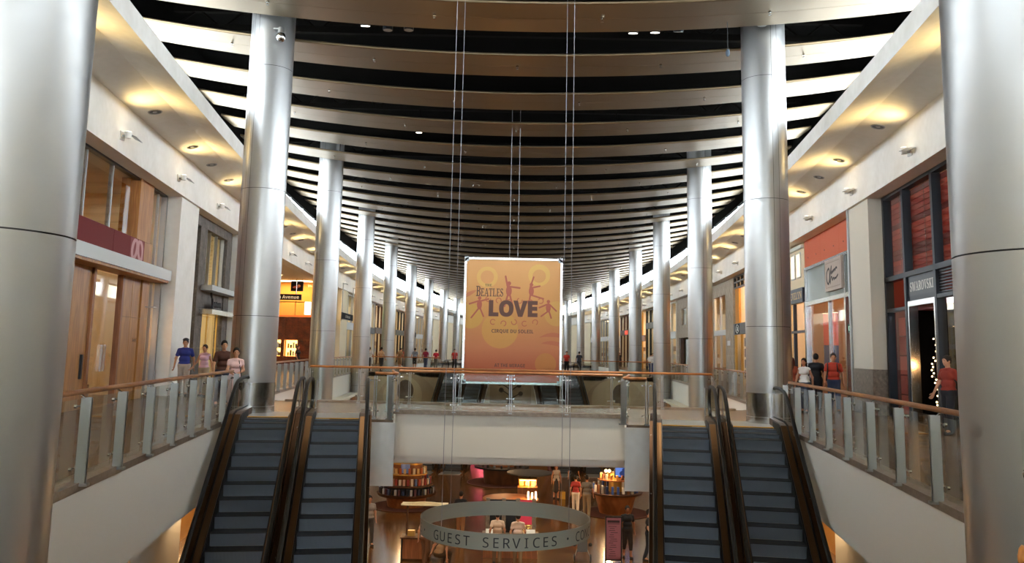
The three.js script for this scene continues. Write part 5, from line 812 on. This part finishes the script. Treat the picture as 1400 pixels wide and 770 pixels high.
// ---------------------------------------------------------------- people
function nets(f, lo, hi, c) {                                  // surface nets over a distance field
  const n = [0, 1, 2].map((i) => Math.max(2, Math.ceil((hi[i] - lo[i]) / c) + 1)), [nx, ny, nz] = n, val = new Float32Array(nx * ny * nz), id = new Int32Array(nx * ny * nz).fill(-1), at = (i, j, k) => (k * ny + j) * nx + i;
  for (let k = 0; k < nz; k++) for (let j = 0; j < ny; j++) for (let i = 0; i < nx; i++) val[at(i, j, k)] = f(lo[0] + i * c, lo[1] + j * c, lo[2] + k * c);
  const pos = [], idx = [];
  for (let k = 0; k < nz - 1; k++) for (let j = 0; j < ny - 1; j++) for (let i = 0; i < nx - 1; i++) {
    let m = 0, x = 0, y = 0, z = 0; const v = [];
    for (let q = 0; q < 8; q++) v.push(val[at(i + (q & 1), j + (q >> 1 & 1), k + (q >> 2))]);
    const neg = v.filter((t) => t < 0).length; if (!neg || neg === 8) continue;
    for (let a = 0; a < 8; a++) for (const b of [1, 2, 4]) if (!(a & b)) { const p = v[a], q = v[a | b]; if ((p < 0) !== (q < 0)) { const t = p / (p - q); x += (a & 1) + (b === 1 ? t : 0); y += (a >> 1 & 1) + (b === 2 ? t : 0); z += (a >> 2) + (b === 4 ? t : 0); m++; } }
    id[at(i, j, k)] = pos.length / 3; pos.push(lo[0] + (i + x / m) * c, lo[1] + (j + y / m) * c, lo[2] + (k + z / m) * c);
  }
  const S = [1, nx, nx * ny];
  for (let k = 1; k < nz - 1; k++) for (let j = 1; j < ny - 1; j++) for (let i = 1; i < nx - 1; i++) {
    const a = at(i, j, k);
    for (let ax = 0; ax < 3; ax++) {
      const p = val[a], q = val[a + S[ax]]; if ((p < 0) === (q < 0)) continue;
      const u = S[(ax + 1) % 3], w = S[(ax + 2) % 3], A0 = id[a], B0 = id[a - u], C0 = id[a - u - w], D0_ = id[a - w]; if (A0 < 0 || B0 < 0 || C0 < 0 || D0_ < 0) continue;
      if (p < 0) idx.push(A0, B0, C0, A0, C0, D0_); else idx.push(A0, C0, B0, A0, D0_, C0);
    }
  }
  const g = new THREE.BufferGeometry(); g.setAttribute('position', new THREE.Float32BufferAttribute(pos, 3)); g.setIndex(idx); g.computeVertexNormals(); return g;
}
const cap = (a, b, ra, rb) => { const d = [b[0] - a[0], b[1] - a[1], b[2] - a[2]], l = d[0] * d[0] + d[1] * d[1] + d[2] * d[2] || 1e-9; return (x, y, z) => { const px = x - a[0], py = y - a[1], pz = z - a[2]; let h = (px * d[0] + py * d[1] + pz * d[2]) / l; h = h < 0 ? 0 : h > 1 ? 1 : h; return Math.hypot(px - d[0] * h, py - d[1] * h, pz - d[2] * h) - (ra + (rb - ra) * h); }; };
const ell = (c, r) => (x, y, z) => { const k = Math.hypot((x - c[0]) / r[0], (y - c[1]) / r[1], (z - c[2]) / r[2]); return (k - 1) * Math.min(...r); };
const smin = (fs, k) => (x, y, z) => { let d = 1e9; for (const f of fs) { const v = f(x, y, z), h = Math.max(0, Math.min(1, 0.5 + 0.5 * (d - v) / k)); d = d > 1e8 ? v : d + (v - d) * h - k * h * (1 - h); } return d; };
const lerp3 = (a, b, t) => a.map((v, i) => v + (b[i] - v) * t);
function bounds(pts, m) { const lo = [9, 9, 9], hi = [-9, -9, -9]; for (const p of pts) for (let i = 0; i < 3; i++) { lo[i] = Math.min(lo[i], p[i] - m); hi[i] = Math.max(hi[i], p[i] + m); } return [lo, hi]; }
function person(o) {
  // o: x, d, y, yaw (0 faces the camera), h, shirt, legs, hair, label, category ...
  const { x, d, y = 0, yaw = 0, h = 1.75, stride = 0.12, shirt = 0x888888, legs = 0x444444, hair = 0x1a1310, skin = 0xb98567, sleeve = 0.55, legLen = 1, skirt = false, long = false, bend = 0, seat = 0, cell = 0.022, label, category = 'person', group, cap: hat, female = false } = o;
  const T = thing(category === 'mannequin' ? 'mannequin' : 'person', label, category, x, y, -d, yaw, group); T.scale.setScalar(h / 1.75);
  const hipY = seat ? 0.52 : 0.93, up = (p) => { const c = Math.cos(bend), s = Math.sin(bend), yy = p[1] - 0.93, zz = p[2]; return [p[0], hipY + yy * c - zz * s * 1, zz * c + yy * s]; };
  const sw = female ? 0.15 : 0.172, J = {};
  for (const s of [-1, 1]) {
    const q = s * stride;
    J['hip' + s] = [s * 0.085, hipY - 0.01, 0]; J['knee' + s] = seat ? [s * 0.13, seat > 1 ? 0.5 : 0.5, 0.38] : [s * 0.095, 0.5, 0.02 + q * 0.6 + (q < 0 ? 0.05 : 0)]; J['ank' + s] = seat ? [s * 0.13, 0.09, 0.32] : [s * 0.1, 0.09 + (q < 0 ? 0.03 : 0), -0.02 + q]; J['toe' + s] = [J['ank' + s][0] + s * 0.02, 0.04, J['ank' + s][2] + 0.15];
    J['sho' + s] = up([s * sw, 1.395, -0.01]);
    const arm = o[s < 0 ? 'armR' : 'armL'] ?? [[s * (sw + 0.075), 1.14, -0.03 - q * 0.5], [s * (sw + 0.09), 0.9, 0.05 - q]];
    J['elb' + s] = up(arm[0]); J['wri' + s] = up(arm[1]);
  }
  const neck = up([0, 1.47, -0.01]), head = up([0, 1.63, 0.015]), ch = (xx, yy, z = 0) => up([xx, yy, z]);
  const tw = female ? 0.9 : 1, torso = (e) => [cap(ch(-0.07 * tw, 1.31), ch(0.07 * tw, 1.31), 0.1 * tw + e, 0.1 * tw + e), cap(ch(-0.055 * tw, 1.12), ch(0.055 * tw, 1.12), (female ? 0.086 : 0.1) + e, (female ? 0.086 : 0.1) + e), cap([-0.065, hipY + 0.03, 0], [0.065, hipY + 0.03, 0], 0.108 + e, 0.108 + e), cap(up([0, 1.43, -0.01]), J['sho-1'], 0.052 + e, 0.044 + e), cap(up([0, 1.43, -0.01]), J.sho1, 0.052 + e, 0.044 + e), ...(female ? [cap(ch(-0.07, 1.29, 0.09), ch(0.07, 1.29, 0.09), 0.055 + e, 0.055 + e)] : [])];
  const legB = (s, e, f = 1) => { const H = J['hip' + s], K = J['knee' + s], N = J['ank' + s]; return f >= 0.55 ? [cap(H, K, 0.088 + e, 0.06 + e), cap(K, lerp3(K, N, Math.min(1, (f - 0.5) * 2)), 0.06 + e, 0.045 + e)] : [cap(H, lerp3(H, K, f * 2), 0.088 + e, 0.075 + e)]; };
  const armB = (s, e, f = 2) => { const S = J['sho' + s], E_ = J['elb' + s], W = J['wri' + s]; return f > 1 ? [cap(S, E_, 0.046 + e, 0.038 + e), cap(E_, lerp3(E_, W, Math.min(1, f - 1)), 0.038 + e, 0.028 + e)] : [cap(S, lerp3(S, E_, f), 0.047 + e, 0.045 + e)]; };
  const all = Object.values(J), [lo, hi] = bounds([...all, head], 0.16);
  const parts = [nets(smin([...torso(0), cap(neck, head, 0.05, 0.05), ...legB(-1, 0), ...legB(1, 0), ...armB(-1, 0), ...armB(1, 0), cap(J['ank-1'], J['toe-1'], 0.042, 0.035), cap(J.ank1, J.toe1, 0.042, 0.035)], 0.035), lo, hi, cell)];
  // head with brow, nose, chin and ears; hands with five bent fingers
  const hs = head, hp = (a, b, c) => { const v = up([a, 1.63 + b, 0.015 + c]); return v; };
  parts.push(nets(smin([ell(hs, [0.075, 0.112, 0.095]), cap(hp(0, -0.075, 0.035), hp(0, -0.06, 0.05), 0.042, 0.036), cap(hp(0, 0.01, 0.088), hp(0, -0.03, 0.104), 0.008, 0.014), cap(hp(-0.03, 0.022, 0.082), hp(0.03, 0.022, 0.082), 0.012, 0.012), ell(hp(-0.077, -0.01, 0), [0.012, 0.03, 0.02]), ell(hp(0.077, -0.01, 0), [0.012, 0.03, 0.02]), cap(hs, neck, 0.05, 0.052)], 0.018), hs.map((v) => v - 0.18), hs.map((v) => v + 0.16), Math.max(0.011, cell * 0.5)));
  for (const s of [-1, 1]) {
    const W = J['wri' + s], E_ = J['elb' + s], a = V(W[0] - E_[0], W[1] - E_[1], W[2] - E_[2]).normalize(), b = V(0, 0, 1).sub(a.clone().multiplyScalar(a.z)).normalize(), c = a.clone().cross(b).multiplyScalar(s), pt = (u, v, w) => [W[0] + a.x * u + b.x * v + c.x * w, W[1] + a.y * u + b.y * v + c.y * w, W[2] + a.z * u + b.z * v + c.z * w];
    const fs = [cap(pt(0, 0, 0), pt(0.03, 0, 0), 0.028, 0.026), cap(pt(0.03, -0.022, 0), pt(0.085, -0.026, 0), 0.017, 0.014), cap(pt(0.03, 0.018, 0), pt(0.085, 0.024, 0), 0.018, 0.014), cap(pt(0.03, 0, 0), pt(0.085, 0, 0), 0.017, 0.014)];
    [[-0.033, 0.05], [-0.011, 0.065], [0.012, 0.07], [0.034, 0.062]].forEach(([v, l]) => { fs.push(cap(pt(0.085, v, 0), pt(0.085 + l * 0.6, v * 1.1, -0.012), 0.0095, 0.009), cap(pt(0.085 + l * 0.6, v * 1.1, -0.012), pt(0.085 + l, v * 1.1, -0.034), 0.009, 0.008)); });
    fs.push(cap(pt(0.025, 0.03, 0), pt(0.06, 0.058, -0.008), 0.012, 0.01), cap(pt(0.06, 0.058, -0.008), pt(0.085, 0.06, -0.02), 0.01, 0.009));
    const [l2, h2] = bounds([pt(0, 0, 0), pt(0.16, 0.06, 0), pt(0.16, -0.06, -0.04), pt(0.08, 0, 0)], 0.05);
    parts.push(nets(smin(fs, 0.008), l2, h2, cell < 0.025 ? 0.0075 : 0.011));
  }
  const strip = (g) => { g.deleteAttribute('uv'); return g; };
  put('body', mergeGeometries(parts.map(strip)), paint(skin, 0.6), T);
  const wear = (name, fs, k, pts, m, c) => { const [a, b] = bounds(pts, 0.22); put(name, nets(smin(fs, k), a, b, cell), paint(c, 0.85), T); };
  const top = torso(0.014); if (sleeve > 0) top.push(...armB(-1, 0.013, sleeve), ...armB(1, 0.013, sleeve));
  const cut = (fs, lowY, sf = smin(fs, 0.022)) => [(px, py, pz) => Math.max(sf(px, py, pz), lowY - py)];
  wear('shirt', cut(top, hipY - 0.02), 0.001, [J['sho-1'], J.sho1, J['elb-1'], J.elb1, J['wri-1'], J.wri1, [0, hipY, 0]].slice(0, sleeve > 1 ? 7 : 5).concat([[0, hipY, 0]]), 0, shirt);
  if (skirt) wear('skirt', [cap([0, hipY + 0.02, 0], [0, hipY - 0.42 * legLen * 1.1, 0.01], 0.135, 0.19)], 0.02, [[0, hipY, 0], [0, hipY - 0.5, 0]], 0, legs);
  else wear('trousers', [cap([-0.065, hipY + 0.01, 0], [0.065, hipY + 0.01, 0], 0.126, 0.126), ...legB(-1, 0.017, legLen), ...legB(1, 0.017, legLen)], 0.03, [J['hip-1'], J.hip1, J['knee-1'], J.knee1, J['ank-1'], J.ank1], 0, legs);
  const shoeF = smin([-1, 1].map((s) => cap([J['ank' + s][0], 0.05, J['ank' + s][2] - 0.02], [J['toe' + s][0], 0.038, J['toe' + s][2] + 0.02], 0.05, 0.038)), 0.005), shoe = (px, py, pz) => Math.max(shoeF(px, py, pz), -py);
  { const [a, b] = bounds([J['ank-1'], J.ank1, J['toe-1'], J.toe1], 0.1); put('shoes', nets(shoe, a, b, Math.min(cell, 0.018)), paint(o.shoe ?? 0x1d1a18, 0.6), T); }
  if (hair !== null) {
    const hc = hp(0, 0.022, -0.014), face = hp(0, -0.045, 0.1), fs = [ell(hc, [0.088, 0.112, 0.106])]; if (long) fs.push(cap(hp(0, 0, -0.06), hp(0, -0.2, -0.075), 0.075, 0.06), cap(hp(-0.06, 0, -0.03), hp(-0.075, -0.16, -0.02), 0.035, 0.025), cap(hp(0.06, 0, -0.03), hp(0.075, -0.16, -0.02), 0.035, 0.025));
    const hf = smin(fs, 0.02), cutF = ell(face, [0.085, 0.1, 0.075]);
    put('hair', nets((a, b, c) => Math.max(hf(a, b, c), -cutF(a, b, c)), hc.map((v, i) => v - (i === 1 ? 0.36 : 0.18)), hc.map((v) => v + 0.17), Math.max(0.011, cell * 0.55)), paint(hair, 0.8), T);
  }
  if (hat) { const c = hp(0, 0.07, -0.005); mb().at(new THREE.SphereGeometry(0.1, 16, 8, 0, 7, 0, 1.6), c[0], c[1], c[2], 0, 0, 0, V(1, 0.75, 1.12)).at(new THREE.CylinderGeometry(0.075, 0.075, 0.012, 16), c[0], c[1] - 0.0, c[2] + 0.1, 0.1).mesh('cap', paint(hat), T); }
  if (cell < 0.025) for (const s of [-1, 1]) { const e = hp(s * 0.031, 0.004, 0.086); mb().at(new THREE.SphereGeometry(0.009, 8, 6), e[0], e[1], e[2]).mesh('eye', paint(0x171210, 0.3), T); }
  return T;
}
const walk = (x, d) => Math.atan2(-x, d);
// by the timber and slate shops
person({ x: -10.6, d: 27.6, yaw: 0.25, h: 1.84, shirt: 0x27337e, legs: 0xb7ada0, cap: 0x20242e, sleeve: 0.6, stride: 0.16, hair: 0x2a1d16, skin: 0xb07f5f, label: 'person in blue tee and dark cap walking past the slate shop' });
person({ x: -9.92, d: 27.5, yaw: -0.1, h: 1.66, female: true, shirt: 0xcfa9b8, legs: 0x9c8d76, sleeve: 0, stride: 0.12, hair: 0x2a1a14, skin: 0xb88768, armR: [[-0.25, 1.16, 0.02], [-0.36, 0.98, 0.1]], label: 'person in lilac sleeveless top holding hands near the slate shop' });
person({ x: -7.85, d: 23.2, yaw: 0.5, h: 1.78, shirt: 0x4a2a20, legs: 0x1d2233, sleeve: 0.7, stride: 0.14, hair: 0x0e0b0a, skin: 0xb98a68, label: 'person in brown polo shirt beside the end of the curved railing' });
person({ x: -6.62, d: 20.45, yaw: 0.35, h: 1.6, female: true, shirt: 0xdcb9b6, legs: 0xd9bdb8, sleeve: 0.35, skirt: true, long: false, stride: 0.08, hair: 0x15100e, skin: 0xc29072, armL: [[0.2, 1.16, 0.04], [0.06, 1.08, 0.24]], armR: [[-0.2, 1.16, 0.04], [-0.04, 1.06, 0.24]], label: 'person in pale pink dress by the escalator top' });
{ const b = thing('shoulder_bag', 'dark shoulder bag hanging at the hip of the pink dressed shopper', 'bag', -6.4, 0.62, -20.3); mb().at(new THREE.SphereGeometry(0.13, 12, 8), 0, 0.1, 0, 0, 0, 0, V(0.5, 1, 1)).mesh('body', M.rubber, b); mb().bar(V(0, 0.2, 0), V(-0.12, 0.68, -0.08), 0.01).mesh('strap', M.rubber, b); }
// by the orange panelled shop
person({ x: 8.85, d: 25.7, yaw: -0.7, h: 1.63, female: true, long: true, shirt: 0xe0dcd6, legs: 0x2c3346, sleeve: 0, hair: 0x120d0c, skin: 0xb07a5c, label: 'person in white sleeveless top with long dark hair by the curved railing' });
person({ x: 8.75, d: 26.5, yaw: 2.8, h: 1.64, female: true, long: true, shirt: 0x9c4a30, legs: 0x3a3030, sleeve: 1.2, hair: 0x5c2c18, skin: 0xb07a5c, label: 'person in rust top with auburn hair behind the white top shopper' });
person({ x: 9.75, d: 27.2, yaw: 2.6, h: 1.78, shirt: 0x14141a, legs: 0x15151c, sleeve: 1.9, hair: 0x100c0c, label: 'person in black suit facing the orange panelled shop' });
person({ x: 9.85, d: 26.0, yaw: -0.3, h: 1.8, shirt: 0xb23a26, legs: 0x2d3a55, sleeve: 0.6, hair: 0x2a1c14, skin: 0xb5805f, label: 'person in red tee with backpack straps walking from the orange shop' });
{ const b = thing('backpack', 'dark backpack worn over the red tee', 'backpack', 9.88, 0.95, -26.22, -0.3); mb().at(new THREE.SphereGeometry(0.2, 14, 10), 0, 0.25, 0, 0, 0, 0, V(0.85, 1.3, 0.45)).mesh('pack', M.darkgrey, b); for (const s of [-1, 1]) mb().tube([V(s * 0.12, 0.5, 0.0), V(s * 0.13, 0.56, 0.2), V(s * 0.14, 0.4, 0.33), V(s * 0.15, 0.18, 0.2)], 0.018, 6).mesh('strap', M.rubber, b); }
person({ x: 9.9, d: 19.3, yaw: -1.3, h: 1.76, shirt: 0x8a2e20, legs: 0x1c1c22, sleeve: 0.6, label: 'person in dark red shirt at the dark framed shop window' });
{ const p = P(1, 29.8, 4.95, 0), q = P(1, 30.6, 5.1, 0); person({ x: p.x, d: -p.z, yaw: -1.4, h: 1.78, shirt: 0x15130f, legs: 0x1a1714, skin: 0xd8c3a6, hair: null, sleeve: 0, stride: 0.03, category: 'mannequin', female: true, label: 'bald cream mannequin in black dress inside the orange panelled shop', skirt: true }); person({ x: q.x, d: -q.z, yaw: -1.2, h: 1.76, shirt: 0x6b5a3a, legs: 0x222222, skin: 0xc9a070, hair: 0xc08a4a, sleeve: 0.4, stride: 0.03, category: 'mannequin', female: true, label: 'mannequin with golden scarf beside the bald mannequin' }); const w = P(1, 34.4, 5.1, 0); person({ x: w.x, d: -w.z, yaw: -1.4, h: 1.75, shirt: 0xcbb48c, legs: 0x8a7a5c, skin: 0xe0cda8, hair: 0xd0a860, sleeve: 0.4, stride: 0.03, category: 'mannequin', female: true, cell: 0.026, label: 'fair haired mannequin in tan outfit behind the narrow banner' }); }
// farther along the galleries and on the second bridge
const F = { cell: 0.032 };
person({ ...F, x: -13.2, d: 52.5, yaw: 1.2, shirt: 0x1c1512, legs: 0x15120f, long: true, female: true, hair: 0x3a2216, label: 'dark clothed person with long hair by the marble store windows' });
person({ ...F, x: -10.6, d: 63.5, yaw: 3.0, shirt: 0xc9c6c4, legs: 0x1a1a1e, label: 'person in white shirt leaning near the outer bridge railing' });
person({ ...F, x: -9.7, d: 63.4, yaw: 2.6, shirt: 0xb99a7c, legs: 0x20222a, label: 'person in tan shirt standing by the white shirted one' });
person({ ...F, x: -8.9, d: 68, yaw: 2.9, shirt: 0x8a6c4c, legs: 0x8a6c4c, legLen: 0.5, label: 'person in tan shirt and shorts crossing the second bridge' });
person({ ...F, x: -8.0, d: 70.5, yaw: 3.1, shirt: 0x7b8794, legs: 0x1a1c24, legLen: 0.5, label: 'person in grey shirt and dark shorts crossing the second bridge' });
person({ ...F, x: -7.1, d: 70.5, yaw: 2.9, shirt: 0x8c2440, legs: 0x33415f, label: 'person in maroon top and jeans crossing the second bridge' });
person({ ...F, x: -6.2, d: 70, yaw: 3.1, h: 1.66, shirt: 0xa8152c, legs: 0x5a5650, label: 'person in bright red top crossing the second bridge' });
person({ ...F, x: -11.6, d: 82, yaw: 0.2, shirt: 0xb02820, legs: 0x22242c, label: 'person in scarlet shirt by the pale green shop' });
person({ ...F, x: -10.6, d: 82, yaw: 0.4, shirt: 0xa3201e, legs: 0x2a2c34, h: 1.7, label: 'person in crimson shirt next to the scarlet shirted one' });
person({ ...F, x: 12.3, d: 73.5, yaw: -0.8, shirt: 0xd5dae4, legs: 0x1e1e26, long: true, hair: 0x1a0f0c, label: 'person in pale blue top by the stone portal' });
person({ ...F, x: 10.6, d: 64.5, yaw: 2.6, shirt: 0xd9d6d4, legs: 0x3a4a78, label: 'person in white shirt and jeans by the outer bridge railing' });
person({ ...F, x: 13.0, d: 102, yaw: -0.6, shirt: 0x171a20, legs: 0x15161c, label: 'person in black outside the bright amber shop' });
person({ ...F, x: 4.3, d: 66, yaw: 0.1, shirt: 0xb03022, legs: 0x121318, label: 'person in red top and black trousers on the second bridge' });
person({ ...F, x: 5.6, d: 70, yaw: 2.9, shirt: 0x222530, legs: 0x15161b, label: 'person in dark clothes crossing the second bridge alone' });
person({ ...F, x: -4.4, d: 66, yaw: 0.3, shirt: 0xa82a20, legs: 0x121318, label: 'person in red top beside the banner on the second bridge' });
// lower level
const Lw = { y: LOW, cell: 0.026 };
person({ ...Lw, x: 4.25, d: 31, yaw: 0.1, h: 1.78, shirt: 0x16151a, legs: 0x231713, legLen: 0.75, sleeve: 0.6, skin: 0x8a5a40, label: 'person in black tee and long shorts beside the directory board' });
person({ ...Lw, x: 4.95, d: 30.6, yaw: 1.2, h: 1.74, shirt: 0x16151a, legs: 0x1d2430, label: 'person in black top walking behind the directory board' });
person({ ...Lw, x: -1.82, d: 33.5, yaw: 3.0, h: 1.76, shirt: 0x100e10, legs: 0x9a6a40, label: 'person in black shirt and tan trousers beyond the ring sign' });
person({ ...Lw, x: 2.35, d: 42.8, yaw: 0.0, h: 1.64, female: true, long: true, shirt: 0xb9aea2, legs: 0x3a3638, skirt: true, sleeve: 0, hair: 0x6a2c1c, label: 'person in grey top and short skirt on the lower floor' });
{ const b = thing('paper_bag', 'yellow shopping bag beside the short skirted shopper', 'bag', 2.68, LOW + 0.0, -42.75); mb().box(-0.12, 0.12, 0, 0.34, -0.06, 0.06).mesh('body', paint(0xc9a23c), b); mb().add(new THREE.TorusGeometry(0.06, 0.006, 5, 14, Math.PI), new THREE.Matrix4().makeTranslation(0, 0.34, 0)).mesh('handle', paint(0xc9a23c), b); }
person({ ...Lw, x: 3.02, d: 39.0, yaw: 3.0, h: 1.68, female: true, shirt: 0xa83a38, legs: 0xd8cfc6, label: 'person in red top and white trousers walking away' });
person({ ...Lw, x: 3.45, d: 38.2, yaw: 3.0, h: 1.8, shirt: 0x77736e, legs: 0x8c7a62, label: 'person in grey shirt walking next to the red top' });
person({ ...Lw, x: 3.3, d: 44, yaw: 2.8, h: 1.72, shirt: 0x1a1a20, legs: 0x15161c, label: 'person in black near the foot of the distant escalators' });
person({ ...Lw, x: -2.75, d: 29.3, yaw: 2.7, h: 1.68, female: true, shirt: 0xcdb3ac, legs: 0x6b4a34, long: true, hair: 0x120d0c, label: 'person in white blouse with dark hair at the market stall' });
person({ ...Lw, x: -2.25, d: 28.7, yaw: 2.4, h: 1.75, shirt: 0x8f7355, legs: 0x4a3a2c, seat: 2, bend: 0.5, label: 'person in tan shirt crouching by the market stall' });
person({ ...Lw, x: -0.35, d: 29.7, yaw: 3.1, h: 1.72, shirt: 0xcab6a4, legs: 0x6b543e, label: 'person in tan tee standing at the information kiosk' });
person({ ...Lw, x: 0.35, d: 29.5, yaw: 3.1, h: 1.72, shirt: 0xe0cac0, legs: 0x7a6248, label: 'person in pink shirt standing at the information kiosk' });
person({ ...Lw, x: -5.1, d: 32, yaw: 0.4, h: 1.78, shirt: 0x9a9490, legs: 0x4a4644, label: 'person in grey shirt walking past the inner escalator' });
renderer.render(scene, camera);
